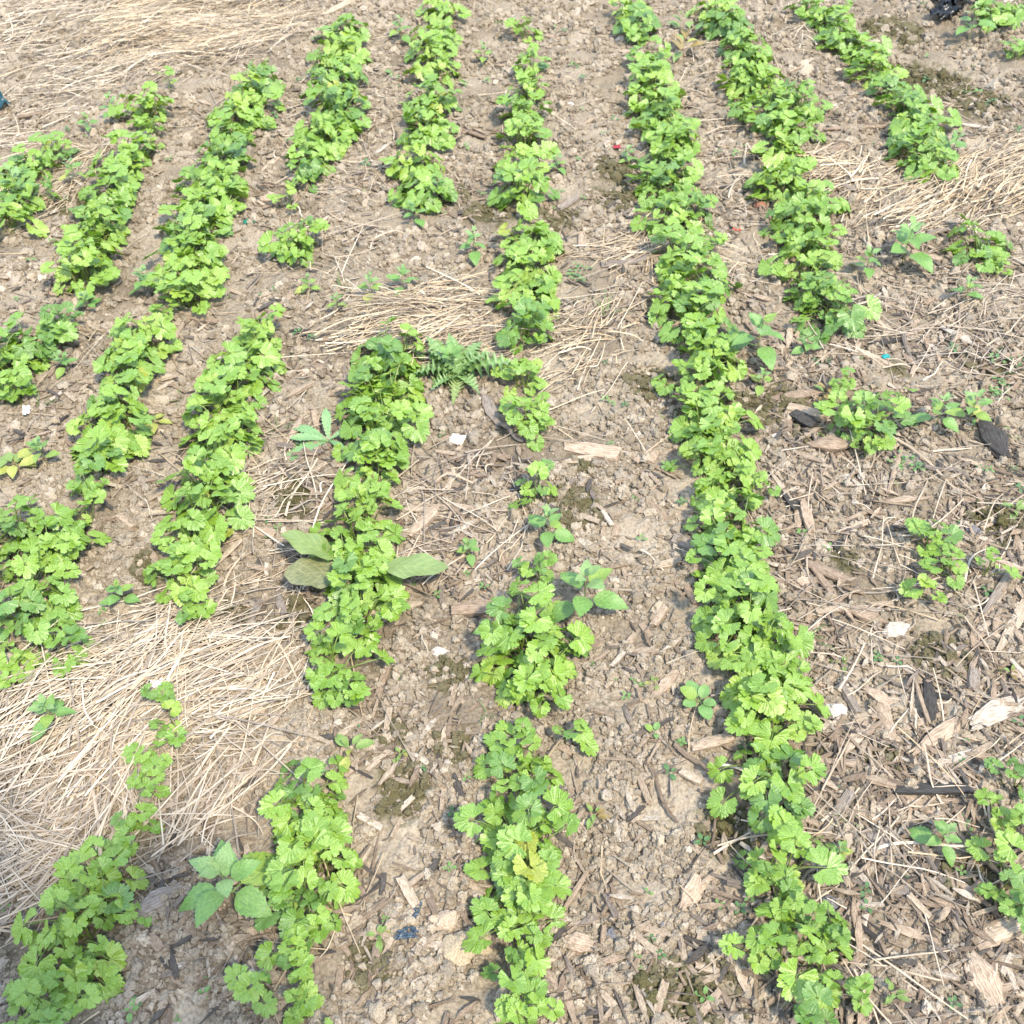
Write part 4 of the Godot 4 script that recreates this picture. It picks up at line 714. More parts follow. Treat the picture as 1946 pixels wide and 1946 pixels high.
func build_weeds():
	var r := RandomNumberGenerator.new(); r.seed = 12
	for w in WEEDS:
		var x: float = w[0] * 0.01; var z: float = w[1] * 0.01; var size: float = w[2] * 0.01
		var kind: String = w[3]; var label: String = w[4]
		var at := spot(x, z, 0.002)
		match kind:
			"goosefoot":
				weed_goosefoot(thing("goosefoot_weed", label, "weed", at, 0.0, "goosefoot weeds in the bed"), size * (1.45 if size > 0.052 else 1.08), r, label.contains("yellow"))
			"persicaria":
				weed_persicaria(thing("persicaria_weed", label, "weed", at, 0.0, "persicaria weeds in the bed"), size, r, label.contains("red"))
			"yellow":
				var o := thing("yellowing_weed", label, "weed", at, 0.0, "yellowing weeds at the left")
				var ms := blade_mesh("persicaria_broad", 1.0, 0.5, "persicaria", 4)
				part("stem", stem_mesh(), M.redstalk, o, Transform3D(Basis().scaled(Vector3.ONE * size * 0.7), Vector3.ZERO))
				for k in 7: part("leaf", ms[k % 4], M.yellow if k % 3 else M.persicaria, o, leaf_xf(k * 2.4, 0.3 - k * 0.06, Vector3(0, size * (0.3 + 0.05 * k), 0), size * r.randf_range(0.7, 1.0)))
			"round":
				var o := thing("round_leaved_weed", label, "weed", at, 0.0, "round leaved weeds")
				var ms := blade_mesh("round", 1.0, 0.62, "round", 4)
				part("stem", stem_mesh(), M.petiole, o, Transform3D(Basis().scaled(Vector3.ONE * size * 0.5), Vector3.ZERO))
				for k in (6 if size > 0.022 else 3): part("leaf", ms[k % 4], M.seedling if k else M.goosefoot[2], o, leaf_xf(k * 2.4 + 1.0, 0.35, Vector3(0, size * 0.45, 0), size * r.randf_range(0.7, 1.05)))
			"chickweed":
				weed_mat(thing("chickweed_mat", label, "weed", at, 0.0, "low leafy weed mats"), size, r)
			"grass":
				weed_grass(thing("grass_tuft", label, "grass tuft", at, 0.0, "grass tufts between the rows"), size, r)
			"rosette":
				var o := thing("rosette_weed", label, "weed", at)
				var ms := blade_mesh("rosette", 1.0, 0.27, "rosette", 5)
				for k in 6:
					part("leaf", ms[k % 5], M.rosette, o, leaf_xf([1.1, 0.15, 2.15, 1.65, -1.2, -2.4][k], [0.25, 0.5, 0.1, 0.2, 0.4, 0.5][k], Vector3(0.02, 0.006, 0.0), [0.078, 0.062, 0.088, 0.066, 0.05, 0.05][k]))
			"thistle":
				var o := thing("thistle", label, "thistle", at)
				var ms := blade_mesh("thistle", 1.0, 0.42, "thistle", 5)
				for k in 12:
					part("leaf", ms[k % 5], M.thistle if k != 4 else M.dock, o, leaf_xf([1.35, 0.75, 0.1, -0.5, 3.1, 2.1, -1.35, -0.95, 1.0, 2.5, -2.4, 1.75][k], [0.25, 0.6, 0.9, 0.6, 0.1, 0.15, 0.35, 0.8, 1.0, 0.35, 0.3, 0.5][k], Vector3(0, 0.012, 0.0), [0.092, 0.10, 0.095, 0.10, 0.08, 0.085, 0.115, 0.085, 0.075, 0.075, 0.07, 0.085][k], 0.25 * sin(k * 2.1)))
				var core := blade_mesh("goosefoot", 1.0, 0.5, "goosefoot", 6)
				for k in 5: part("leaf", core[k], M.goosefoot[0], o, leaf_xf(k * 1.3, 0.8, Vector3(-0.01, 0.045, -0.01), 0.032))
			"dock":
				var o := thing("dock_weed", label, "weed", spot(x, z, 0.0))
				var ms := blade_mesh("dock", 1.0, 0.55, "dock", 4)
				part("leaf", ms[0], M.dock, o, leaf_xf(-1.66, 0.22, Vector3(0.015, 0.03, 0), 0.118, 0.3))
				part("leaf", ms[1], M.dock, o, leaf_xf(1.38, 0.35, Vector3(-0.015, 0.03, -0.012), 0.112, -0.45))
				part("leaf", ms[2], M.dock_spotted, o, leaf_xf(1.85, 0.3, Vector3(-0.015, 0.02, 0.0), 0.10, 0.1)).set_meta("label", "dull purple spotted dock leaf")
	var sown := SEEDLINGS.duplicate()
	while sown.size() < 255:
		var sx := r.randf_range(-1.25, 1.25); var sz := r.randf_range(-2.9, -0.4)
		if absf(sx) < 0.36 - sz * 0.42: sown.append([sx * 100.0, sz * 100.0, r.randf_range(0.45, 0.95)])
	for s in sown:
		var x: float = s[0] * 0.01; var z: float = s[1] * 0.01; var size: float = s[2] * 0.01
		var words := "tiny weed seedling" if size < 0.008 else ("little green weed seedling" if size < 0.0125 else "weed seedling with rounded leaves")
		var o := thing("weed_seedling", unique_label(words, x, z), "seedling", spot(x, z, 0.004), 0.0, "weed seedlings on the soil")
		weed_seedling(o, size, r, 4 if size > 0.0075 else r.randi_range(2, 3))

# ------------------------------------------------------------------ wood
func chip_mesh(kind: String, r: RandomNumberGenerator) -> ArrayMesh:
	# a piece of split wood along x, 1 long, 1 wide, 1 thick before it is scaled; its ends are torn
	var s := Shape.new()
	var sections := 9; var ring := 10
	var rough := 0.07 if kind == "block" else 0.12
	var profile := []
	for k in ring:
		var a := TAU * k / ring
		var box := 1.0 / maxf(absf(cos(a)), absf(sin(a)))
		profile.append(Vector2(cos(a), sin(a)) * lerpf(1.0, box, 0.7) * 0.5 * r.randf_range(0.86, 1.08))
	var taper_a := r.randf_range(0.75, 1.0) if kind == "block" else r.randf_range(0.15, 0.75)
	var taper_b := r.randf_range(0.75, 1.0) if kind == "block" else r.randf_range(0.3, 0.95)
	var bend := r.randf_range(-0.5, 0.5) * (0.3 if kind == "block" else 1.0)
	var jag_a := []; var jag_b := []
	var torn := 0.035 if kind == "block" else 0.11
	var slant := r.randf_range(-0.07, 0.07)
	for k in ring:
		jag_a.append(r.randf_range(-1, 1) * torn + profile[k].x * slant); jag_b.append(r.randf_range(-1, 1) * torn - profile[k].x * slant)
	var pts := []
	for i in sections:
		var t := float(i) / (sections - 1)
		var w := lerpf(taper_a, 1.0, smoothstep(0.0, 0.45, t)) * lerpf(taper_b, 1.0, smoothstep(0.0, 0.45, 1.0 - t))
		var rowp := []
		for k in ring:
			var p: Vector2 = profile[k] * w * (1.0 + r.randf_range(-rough, rough))
			var x := t - 0.5
			if i == 0: x += jag_a[k]
			elif i == sections - 1: x += jag_b[k]
			else: x += r.randf_range(-0.02, 0.02)
			rowp.append(Vector3(x, p.y, p.x + bend * 0.6 * (0.25 - pow(t - 0.5, 2.0)) ))
		pts.append(rowp)
	for k in ring:   # each face along the grain has its own edge
		var tone := r.randf_range(0.82, 1.12)
		var col := Color(tone, tone * 0.99, tone * 0.98)
		var first := s.v.size()
		for i in sections:
			for e in 2: s.add(pts[i][(k + e) % ring], Vector2(float(i) / (sections - 1) * 0.9, (k + e) * 0.13), col)
		s.grid(first, sections, 2)
	for e in [0, sections - 1]:
		var mid := Vector3.ZERO
		for k in ring: mid += pts[e][k] / ring
		mid.x += 0.015 if e == 0 else -0.015
		for k in ring:
			var a := s.add(mid, Vector2(0.5, 0.5), Color(0.75, 0.72, 0.7))
			var b := s.add(pts[e][k], Vector2(0.52, 0.5), Color(0.9, 0.88, 0.86)); var d := s.add(pts[e][(k + 1) % ring], Vector2(0.5, 0.55), Color(0.9, 0.88, 0.86))
			if e == 0: s.tri(a, b, d)
			else: s.tri(a, d, b)
	return s.mesh()

func twig_mesh(r: RandomNumberGenerator) -> ArrayMesh:
	var s := Shape.new()
	var pts := PackedVector3Array(); var rad := PackedFloat32Array()
	var b1 := r.randf_range(-0.09, 0.09); var b2 := r.randf_range(-0.05, 0.05)
	for i in 10:
		var t := i / 9.0
		pts.append(Vector3(t - 0.5, 0.0, b1 * sin(t * PI) + b2 * sin(t * TAU)))
		rad.append(0.5 * lerpf(1.0, 0.6, t) * r.randf_range(0.85, 1.15))
	# a thin rod: its section is scaled apart from its length
	var first := s.v.size()
	for i in 10:
		for k in 8:
			var a := TAU * k / 7.0
			var p := pts[i]
			s.add(Vector3(p.x, sin(a) * rad[i], p.z * 12.0 + cos(a) * rad[i]), Vector2(i / 9.0 * 0.9, k / 7.0), Color.WHITE * float(0.85 + 0.15 * sin(k * 2.0 + i)))
	s.grid(first, 10, 8)
	return s.mesh()

func build_chips():
	var r := RandomNumberGenerator.new(); r.seed = 33
	for k in 9:
		proto["block%d" % k] = chip_mesh("block", r); proto["split%d" % k] = chip_mesh("split", r); proto["twig%d" % k] = twig_mesh(r)
	var tone_word := {"tan": "tan", "pale": "pale", "white": "bleached white", "brown": "brown", "grey": "weathered grey", "char": "charred black"}
	for c in CHIPS:
		place_chip(c[1], c[0], c[2] * 0.01, c[3] * 0.01, c[4] * 0.01, c[5] * 0.0114, c[6], tone_word[c[0]], r)
	# more pieces of about a centimetre or two, thrown down where the photograph shows them lying thick
	var left := 165
	while left > 0:
		var x := r.randf_range(-1.4, 1.4); var z := r.randf_range(-2.6, -0.36)
		var dens := maxf(0.02, litter_at(x, z))
		if r.randf() > dens * (1.0 if z > -1.6 else 0.5): continue
		var kind: String = ["block", "split", "split", "twig"][r.randi() % 4]
		var tone: String = ["tan", "tan", "pale", "pale", "brown", "tan", "grey", "white", "char"][r.randi() % 9]
		var length := r.randf_range(0.022, 0.066); var width := length * r.randf_range(0.10, 0.30)
		if kind == "twig": length *= 1.7; width = r.randf_range(0.003, 0.005)
		place_chip(kind, tone, x, z, length, width, r.randf() * TAU, tone_word[tone], r)
		left -= 1

func place_chip(kind: String, tone: String, x: float, z: float, length: float, width: float, yaw: float, word: String, r: RandomNumberGenerator):
	var thick := width * (r.randf_range(0.35, 0.65) if kind != "twig" else 1.0)
	var size_word := "long" if length > 0.07 else ("short" if length < 0.03 else "")
	var what: String = {"block": "wood chip", "split": "wood splinter", "twig": "twig"}[kind]
	if kind == "block" and width > 0.02: what = "wood chunk"
	var words := ("%s %s %s" % [size_word, word, what]).strip_edges()
	var name_: String = {"block": "wood_chip", "split": "wood_splinter", "twig": "twig"}[kind]
	var slope := clampf((ground_at(x + cos(yaw) * length * 0.5, z - sin(yaw) * length * 0.5) - ground_at(x - cos(yaw) * length * 0.5, z + sin(yaw) * length * 0.5)) / length, -0.3, 0.3)
	var b := Basis(Vector3.UP, yaw) * Basis(Vector3.BACK, atan(slope) + r.randf_range(-0.05, 0.05)) * Basis(Vector3.RIGHT, r.randf_range(-0.35, 0.35))
	var m: Mesh = proto["%s%d" % [kind, r.randi() % 9]]
	solo(name_, m, M.wood[tone], Transform3D(b * Basis.from_scale(Vector3(length, thick, width)), Vector3(x, rest_at(x, z, yaw, length) + thick * r.randf_range(-0.05, 0.4) + 0.0008, z)), unique_label(words, x, z), "wood chip" if kind != "twig" else "twig", "wood pieces strewn over the bed")

# ------------------------------------------------------------------ stones and litter
func rock(seed_: int, subdiv: int, flat := 0.75, angular := 0.35, facets := false) -> ArrayMesh:
	var key := "rock%d_%d" % [seed_, subdiv]
	if proto.has(key): return proto[key]
	var f := FastNoiseLite.new(); f.seed = seed_; f.frequency = 0.9; f.fractal_octaves = 3
	var c := FastNoiseLite.new(); c.seed = seed_ + 5; c.frequency = 0.8; c.noise_type = FastNoiseLite.TYPE_CELLULAR; c.cellular_return_type = FastNoiseLite.RETURN_CELL_VALUE; c.fractal_type = FastNoiseLite.FRACTAL_NONE
	var s := Shape.new()
	# an icosahedron cut finer
	var p := (1.0 + sqrt(5.0)) / 2.0
	var verts := [Vector3(-1, p, 0), Vector3(1, p, 0), Vector3(-1, -p, 0), Vector3(1, -p, 0), Vector3(0, -1, p), Vector3(0, 1, p), Vector3(0, -1, -p), Vector3(0, 1, -p), Vector3(p, 0, -1), Vector3(p, 0, 1), Vector3(-p, 0, -1), Vector3(-p, 0, 1)]
	var faces := [[0, 11, 5], [0, 5, 1], [0, 1, 7], [0, 7, 10], [0, 10, 11], [1, 5, 9], [5, 11, 4], [11, 10, 2], [10, 7, 6], [7, 1, 8], [3, 9, 4], [3, 4, 2], [3, 2, 6], [3, 6, 8], [3, 8, 9], [4, 9, 5], [2, 4, 11], [6, 2, 10], [8, 6, 7], [9, 8, 1]]
	for i in verts.size(): verts[i] = verts[i].normalized()
	for n in subdiv:
		var mids := {}; var next := []
		for t in faces:
			var m := []
			for e in 3:
				var a: int = t[e]; var b: int = t[(e + 1) % 3]
				var k := Vector2i(mini(a, b), maxi(a, b))
				if not mids.has(k): mids[k] = verts.size(); verts.append(((verts[a] + verts[b]) * 0.5).normalized())
				m.append(mids[k])
			next.append_array([[t[0], m[0], m[2]], [t[1], m[1], m[0]], [t[2], m[2], m[1]], [m[0], m[1], m[2]]])
		faces = next
	var cuts := []
	var r := RandomNumberGenerator.new(); r.seed = seed_
	for k in 7: cuts.append([Vector3(r.randfn(), r.randfn(), r.randfn()).normalized(), r.randf_range(0.62, 0.92)])
	for q in verts:
		var v: Vector3 = q
		var d := 1.0 + f.get_noise_3dv(v * 1.2) * (0.45 if subdiv > 2 else 0.85) + f.get_noise_3dv(v * 4.0) * 0.16 * angular * 3.0
		v *= d
		for cut in cuts:
			var over: float = v.dot(cut[0]) - cut[1]
			if over > 0.0: v -= cut[0] * over * (0.55 + angular)
		v.y *= flat
		s.add(v, Vector2(q.x, q.z))
	for t in faces: s.tri(t[0], t[2], t[1])
	if facets:   # broken earth: every face keeps its own edges
		var hard := Shape.new()
		for i in s.ix: hard.ix.append(hard.add(s.v[i], s.uv[i]))
		s = hard
	proto[key] = s.mesh()
	return proto[key]

func plain(col: Color, rough := 0.8, spec := 0.4) -> StandardMaterial3D:
	var m := StandardMaterial3D.new(); m.albedo_color = col; m.roughness = rough; m.metallic_specular = spec
	return m

func stone_mat(col: Color) -> StandardMaterial3D:
	var m: StandardMaterial3D = M.clod.duplicate(); m.albedo_color = col
	return m

func sheet(key: String, sx: float, sz: float, crumple: float, n: int, seed_: int) -> ArrayMesh:
	# a torn, creased scrap of film or paper with a front, a back and an edge
	var f := FastNoiseLite.new(); f.seed = seed_; f.frequency = 1.0; f.fractal_type = FastNoiseLite.FRACTAL_RIDGED; f.fractal_octaves = 3
	var e := FastNoiseLite.new(); e.seed = seed_ + 9; e.frequency = 1.0; e.fractal_octaves = 3
	var s := Shape.new()
	for side in 2:
		var first := s.v.size()
		for j in n:
			for i in n:
				var u := i / (n - 1.0) * 2.0 - 1.0; var w := j / (n - 1.0) * 2.0 - 1.0
				var a := atan2(w, u)
				var shrink := 0.8 + 0.35 * e.get_noise_2d(cos(a) * 1.3, sin(a) * 1.3)
				var p := Vector2(u, w) * shrink
				var h := (f.get_noise_2d(u * 0.9, w * 0.9) * 0.7 + 0.5) * crumple
				s.add(Vector3(p.x * sx, h - side * 0.0006, p.y * sz), Vector2(u, w))
		if side == 0: s.grid(first, n, n)
		else:
			for j in n - 1:
				for i in n - 1:
					var a := first + j * n + i
					s.quad(a, a + n, a + n + 1, a + 1)
	var all := n * n
	for i in n - 1:
		for b in [[i, i + 1], [(n - 1) * n + i, (n - 1) * n + i + 1], [i * n, (i + 1) * n], [i * n + n - 1, (i + 1) * n + n - 1]]:
			s.quad(b[0], b[1], b[1] + all, b[0] + all)
	return s.mesh()

func build_oddments():
	var white := stone_mat(lin(0.68, 0.63, 0.56))
	var tan := stone_mat(lin(0.55, 0.45, 0.34))
	var chalk := stone_mat(lin(0.50, 0.42, 0.29))
	var grey := stone_mat(lin(0.22, 0.22, 0.23))
	var brick := stone_mat(lin(0.38, 0.20, 0.14))
	# east, south (m), size, flatness, variant, finish, what
	for s in [
		[-0.092, -1.254, 0.0135, 0.7, 101, white, "blocky white stone on bare soil above the crossed sticks", "white stone"],
		[-0.102, -0.833, 0.0112, 0.5, 102, white, "smooth oval white stone on crumbly soil left of the middle row", "white stone"],
		[-0.062, -0.421, 0.0200, 0.75, 103, chalk, "large yellowish clod of hard earth near the camera", "earth clod"],
		[-0.038, -0.424, 0.0140, 0.75, 104, chalk, "mossy earth clod right beside the largest yellowish clod", "earth clod"],
		[-0.078, -0.452, 0.0150, 0.6, 105, tan, "flat topped pinkish clod above the largest yellowish clod", "earth clod"],
		[-0.629, -1.430, 0.0150, 0.5, 106, tan, "pale flat stone beside the third row left of the middle", "stone"],
		[0.450, -1.276, 0.0070, 0.5, 107, white, "small oval pale stone on open soil right of the first right hand row", "stone"],
		[0.539, -1.813, 0.0105, 0.7, 108, tan, "cream stone below the red scrap between two right hand rows", "stone"],
		[0.544, -2.011, 0.0127, 0.6, 109, brick, "reddish brown brick fragment beside the second right hand row", "brick fragment"],
		[0.144, -2.459, 0.0100, 0.6, 110, white, "bright white stone in the far gap right of the middle row", "white stone"],
		[0.436, -0.731, 0.0150, 0.55, 111, white, "cream stone tucked under the first right hand row beside splinters", "stone"],
		[0.150, -1.235, 0.0088, 0.6, 112, tan, "lumpy pale stone at the charred end of the thick stick", "stone"],
		[0.714, -1.050, 0.0115, 0.5, 113, grey, "bluish grey stone behind the sparse right hand clump", "stone"],
		[0.176, -0.448, 0.0055, 0.5, 114, grey, "small slate blue pebble on soil near the camera", "pebble"],
		[0.116, -0.436, 0.0085, 0.5, 115, grey, "grey slate flake beside the thick tan splinter", "pebble"],
		[-0.300, -0.440, 0.0065, 0.6, 116, tan, "pale rounded pebble in the shaded soil", "pebble"],
		[-0.375, -0.400, 0.0060, 0.6, 117, white, "pale pebble in shaded soil left of the first left row", "pebble"],
		[-0.340, -0.470, 0.0060, 0.6, 118, tan, "buff pebble under the large goosefoot weed", "pebble"],
		[0.060, -0.950, 0.0065, 0.6, 119, tan, "buff pebble on the crumbly strip right of the middle row", "pebble"],
		[-0.620, -1.020, 0.0110, 0.5, 120, tan, "pair of flat pale clods on bare soil at the left", "earth clod"],
		[-0.400, -0.780, 0.0100, 0.45, 121, tan, "flat cream stone at the edge of the near straw", "stone"],
		[-0.560, -1.085, 0.0090, 0.5, 122, tan, "cream flat stone in the bare patch left of the second left row", "stone"],
		[0.700, -0.790, 0.0120, 0.6, 123, tan, "dull round stone at the edge of the pale sticks on the right", "stone"],
		[-0.285, -0.885, 0.0085, 0.6, 124, tan, "pinkish stone beside the first left row", "stone"],
		[0.370, -0.470, 0.0100, 0.6, 125, grey, "dark grey clod among the near wood splinters", "earth clod"]]:
		solo("stone", rock(s[4], 3, s[3], 0.3), s[5], Transform3D(Basis(Vector3.UP, s[4] * 1.7).scaled(Vector3(s[2] * 1.1, s[2], s[2] * 0.9)), spot(s[0], s[1], s[2] * s[3] * 0.35 + 0.004)), s[6], s[7], "stones and clods on the bed")
	var film := plain(Color(0.06, 0.075, 0.09), 0.3, 0.5)
	var bag := solo("plastic_sheet", sheet("bag", 0.085, 0.10, 0.05, 25, 3), film, Transform3D(Basis(Vector3.UP, 0.3), spot(1.27, -3.12, 0.006)), "crumpled black plastic sheet at the far right edge of the bed", "plastic sheet")
	var tail := part("torn_corner", sheet("bag2", 0.06, 0.035, 0.03, 17, 8), film, bag, Transform3D(Basis(Vector3.UP, 0.5), Vector3(-0.075, 0.0, 0.10)))
	tail.set_meta("label", "torn corner of the black sheet trailing on the soil")
	solo("plastic_sheet", sheet("teal", 0.05, 0.045, 0.03, 21, 13), plain(Color(0.10, 0.26, 0.29), 0.35), Transform3D(Basis(Vector3.UP, 0.7), spot(-1.30, -2.46, 0.006)), "folded dark teal plastic at the left edge below the straw", "plastic sheet")
	solo("plastic_scrap", sheet("foil", 0.016, 0.008, 0.008, 15, 23), plain(Color(0.23, 0.29, 0.34), 0.3), Transform3D(Basis(Vector3.UP, 0.1), spot(-0.122, -0.437, 0.006)), "crinkled slate blue plastic scrap beside the yellowish clod", "plastic scrap")
	solo("plastic_scrap", sheet("foil2", 0.012, 0.005, 0.006, 13, 25), plain(Color(0.23, 0.29, 0.34), 0.3), Transform3D(Basis(Vector3.UP, 1.3), spot(-0.112, -0.462, 0.006)), "narrow slate blue plastic strip behind the crinkled scrap", "plastic scrap")
	solo("plastic_scrap", sheet("cyan", 0.009, 0.006, 0.004, 11, 33), plain(Color(0.0, 0.52, 0.52), 0.4), Transform3D(Basis(Vector3.UP, 0.4), spot(0.688, -1.485, 0.009)), "bright turquoise plastic scrap among wood chips", "plastic scrap")
	solo("plastic_scrap", sheet("red", 0.018, 0.008, 0.005, 11, 43), plain(Color(0.55, 0.16, 0.20), 0.45), Transform3D(Basis(Vector3.UP, 0.1), spot(0.249, -2.225, 0.008)), "crimson plastic scrap on soil left of the first right hand row", "plastic scrap")
	solo("plastic_scrap", sheet("red2", 0.010, 0.006, 0.003, 11, 44), plain(Color(0.68, 0.22, 0.17), 0.5), Transform3D(Basis(Vector3.UP, -0.1), spot(0.473, -1.897, 0.008)), "small brick red scrap left of the second right hand row", "plastic scrap")
	solo("plastic_scrap", sheet("blue", 0.008, 0.004, 0.003, 11, 53), plain(Color(0.12, 0.38, 0.62), 0.4), Transform3D(Basis(Vector3.UP, -0.2), spot(-0.594, -1.600, 0.009)), "little blue plastic scrap beside a brown splinter at the left", "plastic scrap")
	solo("plastic_scrap", sheet("green", 0.015, 0.010, 0.004, 11, 63), plain(Color(0.10, 0.42, 0.33), 0.45), Transform3D(Basis(Vector3.UP, 0.3), spot(-0.564, -1.942, 0.008)), "thin sea green plastic scrap between two far left rows", "plastic scrap")
	solo("paper_scrap", sheet("paper", 0.007, 0.014, 0.006, 13, 73), plain(Color(0.92, 0.92, 0.93), 0.7), Transform3D(Basis(Vector3.UP, 0.35), spot(-0.831, -1.313, 0.009)), "torn upright scrap of white paper at the left", "paper scrap")
	solo("paper_scrap", sheet("paper2", 0.009, 0.007, 0.006, 13, 83), plain(Color(0.88, 0.90, 0.95), 0.6), Transform3D(Basis(Vector3.UP, 0.2), spot(-0.483, -0.768, 0.014)), "white scrap half hidden in straw under a coriander leaf", "paper scrap")

# ------------------------------------------------------------------ masses: straw, crumbs, shreds
func scatter(called: String, mesh: Mesh, mat: Material, xfs: Array, cols: PackedColorArray, parent: Node) -> MultiMeshInstance3D:
	var mm := MultiMesh.new(); mm.transform_format = MultiMesh.TRANSFORM_3D; mm.use_colors = true
	mm.mesh = mesh; mm.instance_count = xfs.size()
	for i in xfs.size():
		mm.set_instance_transform(i, xfs[i]); mm.set_instance_color(i, cols[i])
	var o := MultiMeshInstance3D.new(); o.name = called; o.multimesh = mm; o.material_override = mat
	parent.add_child(o, true)
	o.set_meta("kind", "stuff")
	return o

func stuff_root(called: String, label: String, category: String) -> Node3D:
	var o := thing(called, label, category, Vector3.ZERO); o.set_meta("kind", "stuff")
	return o

func straw_mesh(r: RandomNumberGenerator) -> ArrayMesh:
	# one stalk, 1 long along x; cut ends, a bend or a kink, flattened section
	var s := Shape.new()
	var b1 := r.randf_range(-0.07, 0.07); var b2 := r.randf_range(-0.02, 0.02); var kink := r.randf_range(0.2, 0.8); var ky := r.randf_range(-0.3, 0.3) if r.randf() < 0.6 else 0.0
	var lift := r.randf_range(-0.03, 0.05)
	var first := s.v.size()
	for i in 8:
		var t := i / 7.0
		var z := b1 * sin(t * PI) + b2 * sin(t * TAU) + maxf(0.0, t - kink) * ky * 2.0
		var y := lift * sin(t * PI)
		var w := 0.011 * lerpf(1.1, 0.7, t)
		for k in 6:
			var a := TAU * k / 5.0
			s.add(Vector3(t - 0.5, y + sin(a) * w * 0.38, z + cos(a) * w), Vector2(t * 0.8, k * 0.04), Color.WHITE * (0.9 + 0.1 * sin(i * 1.7)))
	s.grid(first, 8, 6)
	return s.mesh()

func build_straw():
	var r := RandomNumberGenerator.new(); r.seed = 77
	var meshes := []
	for k in 14: meshes.append(straw_mesh(r))
	var gold := [Color(0.68, 0.52, 0.33), Color(0.76, 0.62, 0.42), Color(0.58, 0.46, 0.31), Color(0.84, 0.73, 0.54), Color(0.40, 0.33, 0.25)]
	for st in STRAW:
		var poly := PackedVector2Array(st[0])
		var lo := poly[0]; var hi := poly[0]
		for p in poly: lo = lo.min(p); hi = hi.max(p)
		var count: int = st[1]
		var o := stuff_root("straw_mulch", st[5], "straw")
		var xfs := []; var cols := []
		for k in 14: xfs.append([]); cols.append(PackedColorArray())
		var done := 0; var tries := 0
		while done < count and tries < count * 20:
			tries += 1
			var p := Vector2(r.randf_range(lo.x, hi.x), r.randf_range(lo.y, hi.y))
			if not Geometry2D.is_point_in_polygon(p, poly): continue
			p += Vector2(r.randfn(), r.randfn()) * 2.6
			var x := p.x * 0.01; var z := p.y * 0.01
			# stalks lie in sweeps: neighbours share a direction
			var flow := n_macro.get_noise_2d(x * 3.0 + 40.0, z * 3.0) * 1.6
			var heap := clampf(0.65 + n_mid.get_noise_2d(x * 0.22 + 9.0, z * 0.22) * 1.5, 0.0, 1.0)
			if r.randf() > 0.25 + heap: continue
			var yaw := deg_to_rad(st[2]) + flow * deg_to_rad(st[3]) + r.randfn() * deg_to_rad(st[3]) * 0.55
			if r.randf() < 0.12: yaw = r.randf() * TAU
			var length := 0.02 + 0.15 * pow(r.randf(), 1.3)
			var wide := r.randf_range(0.045, 0.115) * (1.0 if r.randf() < 0.9 else 1.7)
			var up: float = 0.010 + pow(r.randf(), 1.5) * st[4] * 0.01 * heap
			var b := Basis(Vector3.UP, yaw) * Basis(Vector3.BACK, r.randf_range(-0.10, 0.10)) * Basis(Vector3.RIGHT, r.randf_range(-0.4, 0.4))
			var k := r.randi() % 14
			xfs[k].append(Transform3D(b * Basis.from_scale(Vector3(length, wide, wide if k < 8 else wide * 1.15)), spot(x, z, up)))
			var col: Color = gold[r.randi() % 5] * r.randf_range(0.85, 1.12)
			var g := (col.r + col.g + col.b) / 3.0
			if st[5].contains("grey"): col = col.lerp(Color(g * 0.92, g * 0.80, g * 0.66), 0.6)
			elif st[5].contains("pale"): col = col.lerp(Color(g * 1.15, g * 1.05, g * 0.9), 0.35)
			cols[k].append(col)
			done += 1
		for k in 14:
			if xfs[k].size(): scatter("straw", meshes[k], M.straw, xfs[k], cols[k], o)
	# single stalks thrown about the whole bed
	var o := stuff_root("loose_straw", "single dry stalks scattered thinly over the whole bed", "straw")
	var xf2 := []; var col2 := []
	for k in 14: xf2.append([]); col2.append(PackedColorArray())
	for i in 900:
		var x := r.randf_range(-1.7, 1.7); var z := r.randf_range(-3.3, -0.3)
		var length := r.randf_range(0.03, 0.13); var wide := r.randf_range(0.05, 0.10)
		var b := Basis(Vector3.UP, r.randf() * TAU) * Basis(Vector3.BACK, r.randf_range(-0.06, 0.06))
		var k := r.randi() % 14
		xf2[k].append(Transform3D(b * Basis.from_scale(Vector3(length, wide, wide)), spot(x, z, 0.010 + r.randf() * 0.005)))
		col2[k].append(gold[r.randi() % 5] * r.randf_range(0.7, 1.05))
	for k in 14: scatter("straw", meshes[k], M.straw, xf2[k], col2[k], o)

var litter_zones := []
func litter_at(x: float, z: float) -> float:
	if litter_zones.is_empty():
		for l in LITTER: litter_zones.append([PackedVector2Array(l[0]), l[1]])
	var dens := 0.0
	for l in litter_zones:
		if l[1] > dens and Geometry2D.is_point_in_polygon(Vector2(x, z) * 100.0, l[0]): dens = l[1]
	return dens

func surface_at(x: float, z: float) -> float:   # the top of the crumbly soil
	return ground_at(x, z) + clampf(-n_cell.get_noise_2d(x, z), 0.0, 1.0) * 0.0065 + n_mid.get_noise_2d(x, z) * 0.0045 + n_grain.get_noise_2d(x, z) * 0.0028

func rest_at(x: float, z: float, yaw: float, length: float) -> float:   # where a stiff piece comes to rest on the lumps below it
	var top := -1.0
	for k in 5:
		var t := (k / 4.0 - 0.5) * length * 0.85
		top = maxf(top, surface_at(x + cos(yaw) * t, z - sin(yaw) * t) - absf(t) * 0.06)
	return top

